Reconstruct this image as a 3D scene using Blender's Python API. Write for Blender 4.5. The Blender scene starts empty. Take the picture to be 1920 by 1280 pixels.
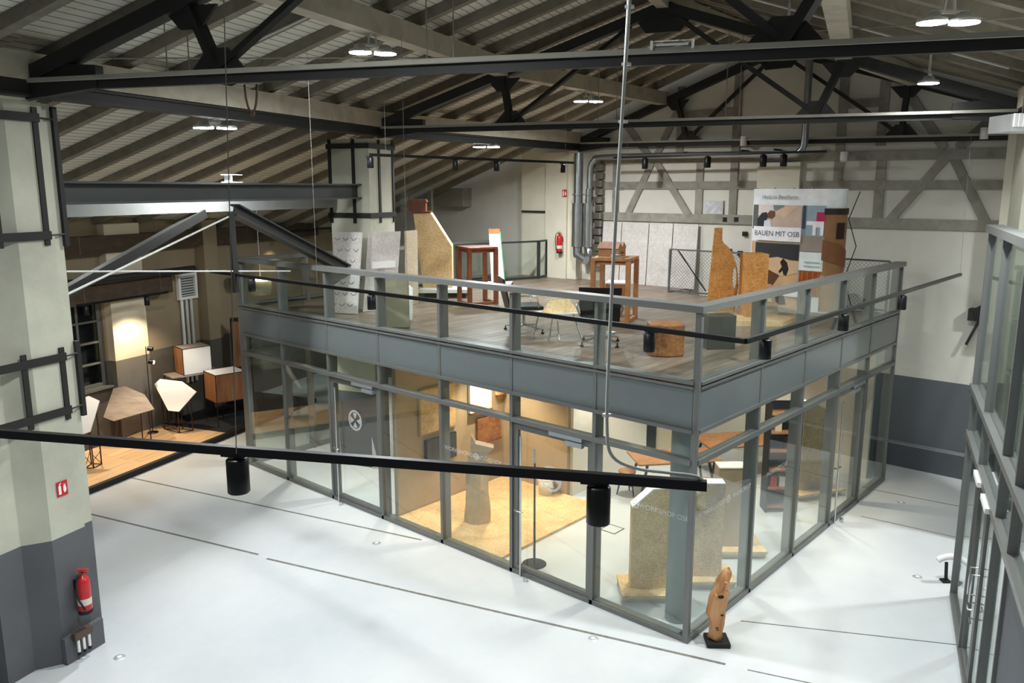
import bpy, bmesh, math, random
from mathutils import Vector, Matrix
random.seed(7)
SC = bpy.context.scene
COL = SC.collection
R = math.radians
# ------------------------------------------------------------------ camera
cam_d = bpy.data.cameras.new('camera'); cam = bpy.data.objects.new('camera', cam_d); COL.objects.link(cam)
cam.location = (-9.01, -4.808, 6.0)
cam.rotation_euler = (R(90-10.696), 0, R(41.385-90))
cam_d.sensor_width = 36; cam_d.lens = 1514.68/1920*36; cam_d.clip_end = 300; cam_d.clip_start = .05
SC.camera = cam
# ------------------------------------------------------------------ world, exposure
wd = bpy.data.worlds.new('night'); SC.world = wd; wd.use_nodes = True
wd.node_tree.nodes['Background'].inputs[0].default_value = (.9, .95, 1, 1)
wd.node_tree.nodes['Background'].inputs[1].default_value = .16
SC.view_settings.view_transform = 'Standard'; SC.view_settings.look = 'None'
SC.view_settings.gamma = 1; SC.view_settings.use_curve_mapping = False
SC.view_settings.exposure = 0.25
SC.cycles.use_denoising = True
SC.cycles.use_adaptive_sampling = True; SC.cycles.adaptive_threshold = .04
SC.cycles.transparent_max_bounces = 32
SC.cycles.max_bounces = 6; SC.cycles.diffuse_bounces = 4; SC.cycles.glossy_bounces = 3
SC.cycles.sample_clamp_indirect = 4
SC.cycles.caustics_reflective = False; SC.cycles.caustics_refractive = False
# lamp powers (high bay pendants, warm room lights, track spots), used by the lamp builders below
BAY_W, SPOT_W, WARM_W = 185, 26, 150
# ------------------------------------------------------------------ mesh helpers
class MB:
    def __init__(s): s.v = []; s.f = []; s.sm = []
    def add(s, vs, fs, smooth=False):
        o = len(s.v); s.v += [Vector(p) for p in vs]
        for f in fs: s.f.append([i+o for i in f]); s.sm.append(smooth)
        return s
    def bx(s, x0, x1, y0, y1, z0, z1):
        vs = [(x, y, z) for z in (z0, z1) for y in (y0, y1) for x in (x0, x1)]
        return s.add(vs, [(0,2,3,1),(4,5,7,6),(0,1,5,4),(2,6,7,3),(0,4,6,2),(1,3,7,5)])
    def box(s, c, d, rz=0, m=None):
        hx, hy, hz = d[0]/2, d[1]/2, d[2]/2
        M = m if m is not None else Matrix.Rotation(rz, 3, 'Z')
        vs = [Vector(c)+M@Vector((x, y, z)) for z in (-hz, hz) for y in (-hy, hy) for x in (-hx, hx)]
        return s.add(vs, [(0,2,3,1),(4,5,7,6),(0,1,5,4),(2,6,7,3),(0,4,6,2),(1,3,7,5)])
    def beam(s, p, q, w, h, off=0.0, up=(0,0,1)):
        """bar from p to q, w across, h deep; its axis sits at the bar's centre plus off along its own up"""
        p, q = Vector(p), Vector(q); d = (q-p).normalized(); up = Vector(up)
        a = d.cross(up)
        if a.length < 1e-4: a = d.cross(Vector((1,0,0)))
        a.normalize(); b = a.cross(d).normalized()
        vs = []
        for e in (p, q):
            for y in (-1, 1):
                for x in (-1, 1): vs.append(e + a*(x*w/2) + b*(y*h/2+off))
        return s.add(vs, [(0,1,3,2),(4,6,7,5),(0,4,5,1),(2,3,7,6),(0,2,6,4),(1,5,7,3)])
    def ibeam(s, p, q, w, h, tf, tw):
        s.beam(p, q, w, tf, h/2-tf/2); s.beam(p, q, w, tf, -h/2+tf/2); s.beam(p, q, tw, h-2*tf); return s
    def cyl(s, p, q, r, n=16, r2=None, caps=True):
        p, q = Vector(p), Vector(q); d = (q-p).normalized(); r2 = r if r2 is None else r2
        a = d.cross(Vector((0,0,1)))
        if a.length < 1e-4: a = Vector((1,0,0))
        a.normalize(); b = d.cross(a)
        A = [math.tau*i/n for i in range(n)]
        vs = [p+(a*math.cos(t)+b*math.sin(t))*r for t in A]+[q+(a*math.cos(t)+b*math.sin(t))*r2 for t in A]
        s.add(vs, [(i, (i+1)%n, n+(i+1)%n, n+i) for i in range(n)], True)
        if caps:
            s.add(vs[:n], [tuple(range(n-1, -1, -1))]); s.add(vs[n:], [tuple(range(n))])
        return s
    def tube(s, pts, r, n=8, closed=False):
        pts = [Vector(p) for p in pts]; rings = []
        a = None
        for i, p in enumerate(pts):
            d = (pts[min(i+1, len(pts)-1)]-pts[max(i-1, 0)]).normalized()
            if a is None:
                a = d.cross(Vector((0,0,1)))
                if a.length < 1e-3: a = Vector((1,0,0))
            a = (a-d*a.dot(d)).normalized(); b = d.cross(a)
            rr = r[i] if isinstance(r, (list, tuple)) else r
            rings.append([p+(a*math.cos(math.tau*k/n)+b*math.sin(math.tau*k/n))*rr for k in range(n)])
        vs = [v for g in rings for v in g]
        fs = [(i*n+k, i*n+(k+1)%n, (i+1)*n+(k+1)%n, (i+1)*n+k) for i in range(len(pts)-1) for k in range(n)]
        s.add(vs, fs, True)
        s.add(rings[0], [tuple(range(n-1, -1, -1))]); s.add(rings[-1], [tuple(range(n))])
        return s
    def prism(s, poly, z0, z1):
        """closed (x, y) outline, counter-clockwise, from z0 to z1"""
        n = len(poly)
        vs = [(x, y, z0) for x, y in poly]+[(x, y, z1) for x, y in poly]
        return s.add(vs, [tuple(range(n-1, -1, -1)), tuple(range(n, 2*n))]+[(i, (i+1)%n, n+(i+1)%n, n+i) for i in range(n)])
    def extrude(s, poly3, vec):
        n = len(poly3); vec = Vector(vec); P = [Vector(p) for p in poly3]
        return s.add(P+[p+vec for p in P], [tuple(range(n-1, -1, -1)), tuple(range(n, 2*n))]+[(i, (i+1)%n, n+(i+1)%n, n+i) for i in range(n)])
    def lathe(s, prof, n=20, c=(0,0,0)):
        c = Vector(c); vs = []
        for r, z in prof:
            for k in range(n): vs.append(c+Vector((r*math.cos(math.tau*k/n), r*math.sin(math.tau*k/n), z)))
        m = len(prof)
        return s.add(vs, [(i*n+k, i*n+(k+1)%n, (i+1)*n+(k+1)%n, (i+1)*n+k) for i in range(m-1) for k in range(n)], True)
    def ball(s, c, r, n=12, m=8, sc=(1,1,1)):
        pr = [(max(1e-4, r*math.sin(math.pi*i/m))*1, -r*math.cos(math.pi*i/m)) for i in range(m+1)]
        o = len(s.v); s.lathe(pr, n, (0,0,0))
        for i in range(o, len(s.v)): s.v[i] = Vector((s.v[i].x*sc[0], s.v[i].y*sc[1], s.v[i].z*sc[2]))+Vector(c)
        return s
    def mesh(s, name):
        me = bpy.data.meshes.new(name); me.from_pydata([tuple(v) for v in s.v], [], s.f)
        me.polygons.foreach_set('use_smooth', s.sm); me.validate(); me.update()
        bm = bmesh.new(); bm.from_mesh(me); bmesh.ops.recalc_face_normals(bm, faces=bm.faces); bm.to_mesh(me); bm.free()
        return me

def world_of(o):
    M = Matrix.Identity(4)
    while o is not None:
        M = (Matrix.Translation(o.location) @ o.rotation_euler.to_matrix().to_4x4()) @ M; o = o.parent
    return M
def obj(name, me, mat, parent=None, loc=(0,0,0), rot=(0,0,0), world=False):
    """one mesh object; world=True: the MB was given in world coordinates and is brought into the parent's frame"""
    if isinstance(me, MB):
        if world and parent is not None:
            Mi = world_of(parent).inverted()
            me.v = [Mi @ v for v in me.v]
        me = me.mesh(name)
    if mat is not None and not me.materials: me.materials.append(mat)
    o = bpy.data.objects.new(name, me); COL.objects.link(o); o.location = loc; o.rotation_euler = rot
    if parent is not None: o.parent = parent
    return o
def wp(name, mb, mat, parent): return obj(name, mb, mat, parent, world=True)
def tag(o, label=None, cat=None, group=None, kind=None):
    if label: o['label'] = label
    if cat: o['category'] = cat
    if group: o['group'] = group
    if kind: o['kind'] = kind
    return o
def thing(name, label, cat, loc=(0,0,0), rz=0, group=None, kind=None):
    o = bpy.data.objects.new(name, None); COL.objects.link(o); o.location = loc; o.rotation_euler = (0,0,rz); o.empty_display_size = .2
    return tag(o, label, cat, group, kind)
def copy_tree(o, parent=None, loc=None, rz=None, label=None):
    c = o.copy(); COL.objects.link(c)
    if parent is not None: c.parent = parent
    if loc is not None: c.location = loc
    if rz is not None: c.rotation_euler = (0,0,rz)
    if label: c['label'] = label
    for ch in [x for x in o.children]: copy_tree(ch, c)
    return c
def bevel(o, w=.006, seg=2):
    m = o.modifiers.new('bevel', 'BEVEL'); m.width = w; m.segments = seg; m.limit_method = 'ANGLE'; m.angle_limit = R(40); return o
def lamp(name, typ, loc, energy, color, parent=None, size=.3, spot=R(80), blend=.5, rot=(0,0,0), spread=None):
    d = bpy.data.lights.new(name, typ); d.energy = energy; d.color = color
    if typ == 'AREA':
        d.shape = 'DISK'; d.size = size
        if spread: d.spread = spread
    else: d.shadow_soft_size = size
    if typ == 'SPOT': d.spot_size = spot; d.spot_blend = blend
    o = bpy.data.objects.new(name, d); COL.objects.link(o); o.location = loc; o.rotation_euler = rot
    if parent is not None: o.parent = parent
    return o
def text_mb(txt, size, M, depth=.001, align='CENTER'):
    """lettering as flat geometry; M maps the text plane (x right, y up) into place"""
    cu = bpy.data.curves.new('lettering', 'FONT'); cu.body = txt; cu.size = size; cu.align_x = align; cu.align_y = 'CENTER'
    cu.resolution_u = 3
    o = bpy.data.objects.new('lettering', cu); COL.objects.link(o)
    me = bpy.data.meshes.new_from_object(o.evaluated_get(bpy.context.evaluated_depsgraph_get()))
    mb = MB(); mb.add([M @ v.co for v in me.vertices], [list(p.vertices) for p in me.polygons])
    bpy.data.objects.remove(o); bpy.data.curves.remove(cu); bpy.data.meshes.remove(me)
    return mb
# ------------------------------------------------------------------ materials
def lin(c):
    return tuple((x/12.92 if x <= .04045 else ((x+.055)/1.055)**2.4) for x in [v/255 for v in c])
MATS = {}
class NT:
    def __init__(s, name):
        s.m = bpy.data.materials.new(name); s.m.use_nodes = True; s.t = s.m.node_tree; s.b = s.t.nodes['Principled BSDF']
    def n(s, typ, **kw):
        x = s.t.nodes.new(typ)
        for k, v in kw.items():
            if k in x.inputs: x.inputs[k].default_value = v
            else: setattr(x, k, v)
        return x
    def l(s, a, b): s.t.links.new(a, b)
    def coord(s, kind='Object', scale=(1,1,1), rot=(0,0,0)):
        c = s.n('ShaderNodeTexCoord'); m = s.n('ShaderNodeMapping'); m.inputs['Scale'].default_value = scale; m.inputs['Rotation'].default_value = rot
        s.l(c.outputs[kind], m.inputs['Vector']); return m.outputs['Vector']
    def ramp(s, fac, stops):
        r = s.n('ShaderNodeValToRGB'); e = r.color_ramp.elements
        while len(e) < len(stops): e.new(.5)
        for el, (p, c) in zip(e, stops): el.position = p; el.color = (*lin(c), 1)
        s.l(fac, r.inputs['Fac']); return r.outputs['Color']
    def mix(s, fac, a, b, mode='MIX'):
        x = s.n('ShaderNodeMix', data_type='RGBA', blend_type=mode)
        for sock, v in ((0, fac), (6, a), (7, b)):
            if hasattr(v, 'is_output'): s.l(v, x.inputs[sock])
            elif sock == 0: x.inputs[0].default_value = v
            else: x.inputs[sock].default_value = (*v, 1)
        return x.outputs[2]
    def bump(s, h, strength=.3, dist=.01):
        b = s.n('ShaderNodeBump'); b.inputs['Strength'].default_value = strength; b.inputs['Distance'].default_value = dist
        s.l(h, b.inputs['Height']); s.l(b.outputs['Normal'], s.b.inputs['Normal'])
    def fin(s, col=None, rough=.6, metal=0, spec=.4):
        if col is not None:
            if hasattr(col, 'is_output'): s.l(col, s.b.inputs['Base Color'])
            else: s.b.inputs['Base Color'].default_value = (*col, 1)
        s.b.inputs['Roughness'].default_value = rough; s.b.inputs['Metallic'].default_value = metal
        s.b.inputs['Specular IOR Level'].default_value = spec
        MATS[s.m.name] = s.m; return s.m
def plain(name, c, rough=.5, metal=0, spec=.4, var=.06, scale=6, bump=0):
    """a paint, metal or plastic: one colour with faint uneven wear"""
    t = NT(name); v = t.coord('Object')
    nz = t.n('ShaderNodeTexNoise', Scale=scale, Detail=4.0); t.l(v, nz.inputs['Vector'])
    a = lin(c); d = tuple(x*(1-var*2) for x in a); e = tuple(min(1, x*(1+var*2)) for x in a)
    col = t.mix(nz.outputs['Fac'], d, e)
    if bump: t.bump(nz.outputs['Fac'], bump, .01)
    return t.fin(col, rough, metal, spec)
def emit(name, c, s):
    t = NT(name); t.b.inputs['Emission Color'].default_value = (*c, 1); t.b.inputs['Emission Strength'].default_value = s
    v = t.coord('Object'); nz = t.n('ShaderNodeTexNoise', Scale=3.0); t.l(v, nz.inputs['Vector'])
    return t.fin(t.mix(nz.outputs['Fac'], (.8,.8,.8), (.9,.9,.9)), .4)
def woodmat(name, dark, mid, light, scale=(1.5, 18, 18), rough=.45, rnd=.25, bump=.08, ringscale=1.0, kind='Object'):
    t = NT(name); v = t.coord(kind, scale)
    oi = t.n('ShaderNodeObjectInfo'); va = t.n('ShaderNodeVectorMath', operation='ADD'); mu = t.n('ShaderNodeMath', operation='MULTIPLY'); mu.inputs[1].default_value = 37.0
    t.l(oi.outputs['Random'], mu.inputs[0]); t.l(v, va.inputs[0]); t.l(mu.outputs[0], va.inputs[1])
    nz = t.n('ShaderNodeTexNoise', Scale=ringscale, Detail=6.0, Roughness=.6, Distortion=.8); t.l(va.outputs[0], nz.inputs['Vector'])
    col = t.ramp(nz.outputs['Fac'], [(.25, dark), (.5, mid), (.78, light)])
    hs = t.n('ShaderNodeHueSaturation'); ma = t.n('ShaderNodeMapRange'); ma.inputs['To Min'].default_value = 1-rnd; ma.inputs['To Max'].default_value = 1+rnd
    t.l(oi.outputs['Random'], ma.inputs['Value']); t.l(ma.outputs[0], hs.inputs['Value']); t.l(col, hs.inputs['Color'])
    t.bump(nz.outputs['Fac'], bump, .005)
    return t.fin(hs.outputs['Color'], rough)
def osbmat(name, dark, mid, light, scale=26.0, rough=.55):
    """pressed wood strands lying every which way"""
    t = NT(name); v = t.coord('Object')
    cols = []
    h = None
    for i, (rot, sc) in enumerate([((.3,.5,.2), (1,3.2,2.2)), ((.9,-.4,1.2), (2.4,1,3.0)), ((-.6,.8,2.3), (3,2.2,1))]):
        m = t.n('ShaderNodeMapping'); m.inputs['Rotation'].default_value = rot; m.inputs['Scale'].default_value = sc; t.l(v, m.inputs['Vector'])
        vo = t.n('ShaderNodeTexVoronoi', Scale=scale); t.l(m.outputs[0], vo.inputs['Vector'])
        se = t.n('ShaderNodeSeparateColor'); t.l(vo.outputs['Color'], se.inputs[0]); cols.append(se.outputs[0])
    a = t.n('ShaderNodeMath', operation='ADD'); t.l(cols[0], a.inputs[0]); t.l(cols[1], a.inputs[1])
    b = t.n('ShaderNodeMath', operation='ADD'); t.l(a.outputs[0], b.inputs[0]); t.l(cols[2], b.inputs[1])
    d = t.n('ShaderNodeMath', operation='DIVIDE'); d.inputs[1].default_value = 3.0; t.l(b.outputs[0], d.inputs[0])
    n3 = t.n('ShaderNodeTexNoise', Scale=3.0, Detail=3.0); t.l(v, n3.inputs['Vector'])
    w = t.n('ShaderNodeMath', operation='MULTIPLY_ADD'); w.inputs[1].default_value = .5; t.l(n3.outputs['Fac'], w.inputs[0])
    hf = t.n('ShaderNodeMath', operation='MULTIPLY'); hf.inputs[1].default_value = .5; t.l(d.outputs[0], hf.inputs[0]); t.l(hf.outputs[0], w.inputs[2])
    col = t.ramp(w.outputs[0], [(.25, dark), (.5, mid), (.75, light)])
    t.bump(d.outputs[0], .1, .003)
    return t.fin(col, rough)
def glassmat(name, tint=(.93,.965,.955), ior=1.5):
    m = bpy.data.materials.new(name); m.use_nodes = True; t = m.node_tree; t.nodes.clear()
    o = t.nodes.new('ShaderNodeOutputMaterial'); tr = t.nodes.new('ShaderNodeBsdfTransparent'); tr.inputs[0].default_value = (*tint, 1)
    gl = t.nodes.new('ShaderNodeBsdfGlossy'); gl.inputs['Roughness'].default_value = .0; gl.inputs[0].default_value = (.95,.97,.97,1)
    fr = t.nodes.new('ShaderNodeFresnel'); ge = t.nodes.new('ShaderNodeNewGeometry'); mr = t.nodes.new('ShaderNodeMapRange')
    mr.inputs['To Min'].default_value = ior; mr.inputs['To Max'].default_value = 1/ior      # same reflectance from either side of the thin pane
    t.links.new(ge.outputs['Backfacing'], mr.inputs['Value']); t.links.new(mr.outputs[0], fr.inputs[0]); mx = t.nodes.new('ShaderNodeMixShader')
    t.links.new(fr.outputs[0], mx.inputs[0]); t.links.new(tr.outputs[0], mx.inputs[1]); t.links.new(gl.outputs[0], mx.inputs[2]); t.links.new(mx.outputs[0], o.inputs[0])
    MATS[name] = m; return m
def twotone(name, upper, lower, zsplit, var=.07, stain=.12):
    """plaster wall with a painted dado up to a height (a painter's line)"""
    t = NT(name); g = t.n('ShaderNodeNewGeometry'); sx = t.n('ShaderNodeSeparateXYZ'); t.l(g.outputs['Position'], sx.inputs[0])
    gt = t.n('ShaderNodeMath', operation='GREATER_THAN'); gt.inputs[1].default_value = zsplit; t.l(sx.outputs['Z'], gt.inputs[0])
    nz = t.n('ShaderNodeTexNoise', Scale=.9, Detail=7.0, Roughness=.6); t.l(g.outputs['Position'], nz.inputs['Vector'])
    n2 = t.n('ShaderNodeTexNoise', Scale=22.0, Detail=3.0); t.l(g.outputs['Position'], n2.inputs['Vector'])
    U, L = lin(upper), lin(lower)
    cu = t.mix(nz.outputs['Fac'], tuple(x*(1-stain*2) for x in U), tuple(min(1,x*(1+stain)) for x in U))
    cl = t.mix(nz.outputs['Fac'], tuple(x*(1-var*2) for x in L), tuple(x*(1+var*2) for x in L))
    t.bump(n2.outputs['Fac'], .15, .01)
    return t.fin(t.mix(gt.outputs[0], cl, cu), .8, 0, .2)

M_CHORD = plain('painted_dark_steel', (42,42,40), .6, .2)
M_FRAME = plain('grey_aluminium_frame', (112,114,111), .36, .25, .5, .03)
M_FRAMED = plain('dark_aluminium_frame', (64,67,67), .42, .4, .5, .03)
M_CHROME = plain('brushed_chrome', (205,208,208), .22, 1.0)
M_GALV = plain('galvanised_duct', (168,174,176), .3, .9, .5, .1)
M_BLACK = plain('black_lacquer', (20,20,21), .4, .1)
M_BLACKM = plain('black_matt_plastic', (27,27,28), .65)
M_WHITE = plain('white_laminate', (236,236,233), .45, 0, .4, .015)
M_CABLE = plain('grey_cable_sheath', (198,200,194), .5)
M_WIREC = plain('thin_steel_wire', (128,126,114), .6)
M_TRAY = plain('dusty_cable_tray', (150,147,136), .7)
M_GLASS = glassmat('clear_glass')
M_ACRYL = glassmat('clear_acrylic', (.9,.92,.9), 1.45)
M_SPAN = plain('grey_spandrel_glass', (104,111,111), .25, .0, .6, .02)
M_TIMB = woodmat('weathered_grey_timber', (122,118,107), (144,141,130), (160,157,146), (3,3,3), .75, .08)
M_PURLIN = woodmat('pale_painted_timber', (150,143,127), (168,161,144), (182,175,157), (3,3,3), .75, .06)
M_RAFT = woodmat('brown_grey_rafter_timber', (104,97,84), (120,113,99), (134,127,112), (4,4,4), .75, .1)
M_PLAST = twotone('plaster_wall_with_grey_dado', (218,216,204), (98,103,106), 2.0)
M_PILLAR = twotone('rough_pillar_plaster', (198,198,180), (97,99,102), 1.68, .14, .28)
M_PLAIN_PL = plain('plain_plaster', (220,216,196), .8, 0, .2, .08, 1.5, .1)
M_INWALL = plain('white_interior_wall', (232,228,216), .7, 0, .2, .02)
M_TAUPE = plain('taupe_wall_board', (172,154,126), .65, 0, .3, .06)
M_OSB = osbmat('osb_board', (186,150,98), (216,184,132), (234,210,166))
M_OSBG = osbmat('greyish_osb_board', (168,152,122), (194,180,152), (212,200,176))
M_OSBP = osbmat('pale_washed_osb', (184,179,172), (203,199,193), (218,215,209), 18)
M_OSBO = osbmat('orange_osb_board', (160,106,50), (190,134,70), (208,158,92), 16)
M_DECKW = woodmat('grey_brown_oak_plank', (92,80,68), (124,109,94), (150,134,117), (1.2, 16, 16), .38, .16)
M_OAK = woodmat('honey_oak_plank', (196,156,110), (218,180,134), (230,198,156), (1.2, 14, 14), .4, .14)
M_RED = woodmat('red_brown_timber', (92,46,26), (122,66,40), (144,86,56), (4, 4, 2), .42, .05)
M_OAKT = woodmat('warm_oak_timber', (132,86,50), (160,110,68), (182,136,92), (4, 4, 2), .45, .05)
M_WALN = woodmat('walnut_veneer', (104,66,40), (140,94,60), (164,116,78), (12, 12, 1.2), .4, .05)
M_GREYW = woodmat('grey_brown_board', (116,104,92), (146,134,121), (164,153,140), (2, 9, 9), .5, .05)
M_DRIFT = woodmat('driftwood', (150,98,60), (196,144,98), (218,174,130), (9, 9, 1.6), .7, .05, .5)
M_STUMP = osbmat('rust_brown_strand_block', (104,62,28), (146,94,48), (176,126,74), 12)
M_SHUT = plain('red_enamel', (196,34,38), .3, 0, .5, .03)
M_CARP = plain('charcoal_floor_covering', (46,46,47), .85, 0, .2)
# ------------------------------------------------------------------ the hall: floor, walls, roof
def floor_mat():
    t = NT('pale_sealed_concrete'); v = t.coord('Object')
    n1 = t.n('ShaderNodeTexNoise', Scale=.35, Detail=5.0, Roughness=.55); t.l(v, n1.inputs['Vector'])
    n2 = t.n('ShaderNodeTexNoise', Scale=9.0, Detail=6.0); t.l(v, n2.inputs['Vector'])
    c = t.ramp(n1.outputs['Fac'], [(.3, (188,194,197)), (.7, (210,213,212))])
    c = t.mix(.06, c, n2.outputs['Color'], 'OVERLAY')
    return t.fin(c, .42, 0, .3)
M_FLOOR = floor_mat()
def roof_mat():
    t = NT('whitewashed_roof_boarding'); uv = t.n('ShaderNodeUVMap'); sx = t.n('ShaderNodeSeparateXYZ'); t.l(uv.outputs[0], sx.inputs[0])
    m = t.n('ShaderNodeMath', operation='MULTIPLY'); m.inputs[1].default_value = 1/.13; t.l(sx.outputs['Y'], m.inputs[0])
    fr = t.n('ShaderNodeMath', operation='FRACT'); t.l(m.outputs[0], fr.inputs[0])
    lt = t.n('ShaderNodeMath', operation='LESS_THAN'); lt.inputs[1].default_value = .1; t.l(fr.outputs[0], lt.inputs[0])
    nz = t.n('ShaderNodeTexNoise', Scale=2.0, Detail=5.0); t.l(uv.outputs[0], nz.inputs['Vector'])
    c = t.mix(nz.outputs['Fac'], lin((196,192,176)), lin((218,215,202)))
    c = t.mix(lt.outputs[0], c, lin((92,88,76)))
    return t.fin(c, .8, 0, .15)
M_ROOF = roof_mat()
M_JOINT = plain('dark_joint_filler', (118,116,110), .8, 0, .2, .35, 14)

fl = obj('floor', MB().bx(-30, 30, -25, 35, -.2, 0), M_FLOOR); tag(fl, kind='structure')
for (x0,y0,x1,y1,w) in [(-2.35,6.46,-.123,-.631,.045), (-3.6,10.9,-2.36,6.70,.045), (-2.15,12.0,-.17,5.08,.04), (1.0,.32-.62,2.4,-2.85,.02),
                        (5.955,-.3,6.13,-2.2,.02), (7.52,-.05,7.75,-2.0,.026), (-.05,-.9,.9,-3.6,.02), (-4.7,-.8,-1.6,.15,.012)][:7]:
    wp('expansion_joint', MB().beam((x0,y0,.0012),(x1,y1,.0012), w, .0036), M_JOINT, fl)

# truss lines: left bearing, right bearing
TL = {0: ((-12.65,3.1), (-7.36,-6.3)), 1: ((-5.45,5.7), (-.66,-4.31)), 2: ((1.8,8.3), (6.0,-2.2)), 3: ((9.3,8.9), (9.3,-2.3))}
def on(i, f, z=0.0):
    a, b = TL[i]; return Vector((a[0]+(b[0]-a[0])*f, a[1]+(b[1]-a[1])*f, z))
SPAN = {i: (Vector(TL[i][1])-Vector(TL[i][0])).length for i in TL}
WU = Vector((math.cos(R(18.5)), math.sin(R(18.5)), 0)); WP = Vector((-1.285, 14.75, 0))      # outer left wall line
def hit(i):
    a, b = Vector((*TL[i][0],0)), Vector((*TL[i][1],0)); d = (a-b).normalized()
    n = Vector((-WU.y, WU.x, 0)); t = n.dot(WP-a)/n.dot(d); return t/SPAN[i]
SL = .33
PROF = {}
for i in TL:
    s = SPAN[i]; e = hit(i)
    PROF[i] = [(-e, 7.7-SL*e*s), (0, 7.7), (.5, 7.7+SL*s/2), (1, 7.7), (1.6, 7.7-SL*.6*s)]
cm = MB(); cuv = []
for i in (0, 1, 2):
    for k in range(4):
        A0, A1 = PROF[i][k], PROF[i][k+1]; B0, B1 = PROF[i+1][k], PROF[i+1][k+1]
        N = 6
        for q in range(N):
            t0, t1 = q/N, (q+1)/N
            def pt(f, t):
                a = on(i, A0[0]+(A1[0]-A0[0])*f, A0[1]+(A1[1]-A0[1])*f); b = on(i+1, B0[0]+(B1[0]-B0[0])*f, B0[1]+(B1[1]-B0[1])*f)
                return a.lerp(b, t)
            P = [pt(0,t0), pt(0,t1), pt(1,t1), pt(1,t0)]
            cm.add(P, [(0,1,2,3)])
            L0 = (P[3]-P[0]).length
            cuv += [(t0*7.5, 0), (t1*7.5, 0), (t1*7.5, L0), (t0*7.5, L0)]
me = bpy.data.meshes.new('ceiling'); me.from_pydata([tuple(v) for v in cm.v], [], cm.f)
uvl = me.uv_layers.new(name='UVMap')
for j, c in enumerate(cuv): uvl.data[j].uv = c
me.update()
ceil = obj('ceiling', me, M_ROOF); tag(ceil, kind='structure')
def rp(i, k, f, t, dz=0):
    A0, A1 = PROF[i][k], PROF[i][k+1]; B0, B1 = PROF[i+1][k], PROF[i+1][k+1]
    a = on(i, A0[0]+(A1[0]-A0[0])*f, A0[1]+(A1[1]-A0[1])*f); b = on(i+1, B0[0]+(B1[0]-B0[0])*f, B0[1]+(B1[1]-B0[1])*f)
    p = a.lerp(b, t); p.z += dz; return p
for i in (0, 1, 2):
    for k in range(4):
        n = 8
        for q in range(n):
            t = (q+.5)/n
            if i == 0 and t < .5: continue
            if k == 3 and i < 2: continue
            f0, f1 = (0, 1)
            wp('rafter', MB().beam(rp(i,k,f0,t,-.08), rp(i,k,f1,t,-.08), .15, .15), M_RAFT, ceil)
# purlins carried by the trusses: over the columns, half way up each slope, and at the ridge
for i in (0, 1, 2):
    for f, zc in ((0, 7.36), (1, 7.36)):
        wp('purlin', MB().beam(on(i,f,zc), on(i+1,f,zc), .26, .3), M_PURLIN, ceil)
        wp('eave_beam', MB().ibeam(on(i,f,7.115), on(i+1,f,7.115), .22, .17, .03, .16), M_CHORD, ceil)
    for f in (.237, .763):
        za = 7.7+SL*SPAN[i]*.237-.36; zb = 7.7+SL*SPAN[i+1]*.237-.36
        wp('purlin', MB().beam(on(i,f,za), on(i+1,f,zb), .26, .3), M_PURLIN, ceil)
    za = 7.7+SL*SPAN[i]/2-.36; zb = 7.7+SL*SPAN[i+1]/2-.36
    wp('purlin', MB().beam(on(i,.5,za), on(i+1,.5,zb), .2, .26), M_PURLIN, ceil)

# back wall (skewed gable), with its timber frame
WX = 9.5
prof = [(-9.0, 0), (19.5, 0), (19.5, 4.3)]
gab = [(-9.0, 0), (18.4, 0), (18.4, 4.75), (8.9, 7.75), (3.3, 9.62), (-2.3, 7.75), (-9.0, 5.5)]
wb = obj('wall_back', MB().extrude([(WX, y, z) for y, z in gab], (.35, 0, 0)), M_PLAST); tag(wb, kind='structure')
def tim(name, y0, z0, y1, z1, w=.19, p=.045):
    wp(name, MB().beam((WX-p/2, y0, z0), (WX-p/2, y1, z1), p, w, 0, (0, -(z1-z0), (y1-y0)) if True else None), M_TIMB, wb)
def tim2(name, y0, z0, y1, z1, w=.19, p=.045):
    d = Vector((0, y1-y0, z1-z0)).normalized(); n = Vector((0, -d.z, d.y))*w/2
    a, b = Vector((WX+.002, y0, z0)), Vector((WX+.002, y1, z1))
    wp(name, MB().extrude([a+n, a-n, b-n, b+n], (-p, 0, 0)), M_TIMB, wb)
for y, z0, z1 in ((7.75,5.3,6.75), (5.25,5.3,6.75), (4.33,5.3,8.9), (1.85,5.3,9.0), (.95,5.3,6.75), (5.85,6.9,8.5), (1.0,6.9,8.5)): tim2('timber_post', y, z0, y, z1, .2, .042)
tim2('timber_rail', 8.25, 5.265, -3.4, 5.275, .22, .06); tim2('timber_rail', 8.25, 6.09, 3.72, 6.09, .19, .05); tim2('timber_rail', 2.65, 6.08, -1.6, 6.08, .19, .05)
tim2('timber_rail', 8.25, 6.78, -3.0, 6.66, .2, .06); tim2('timber_rail', 5.85, 7.8, 4.33, 7.8, .18, .05); tim2('timber_rail', 1.85, 7.8, 1.0, 7.8, .18, .05)
for a in ((7.36,5.3,6.62,6.7), (6.52,6.7,5.49,5.3), (.72,5.3,-.33,6.66), (-.42,6.66,-1.15,5.3), (7.5,7.7,6.75,6.85), (5.95,7.9,6.5,6.85), (.5,7.9,-.25,6.8), (-1.3,7.6,-.5,6.8)): tim2('timber_brace', *a, .18, .055)
# wall base step along the dado, pale ledge on top
wp('plinth', MB().bx(9.34, 9.51, -9, 8.2, 0, .5), plain('dark_grey_wall_paint', (80,85,89), .7), wb)
wp('plinth_ledge', MB().bx(9.335, 9.515, -9, 8.2, .5, .53), plain('pale_grey_ledge', (136,140,142), .6), wb)
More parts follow.
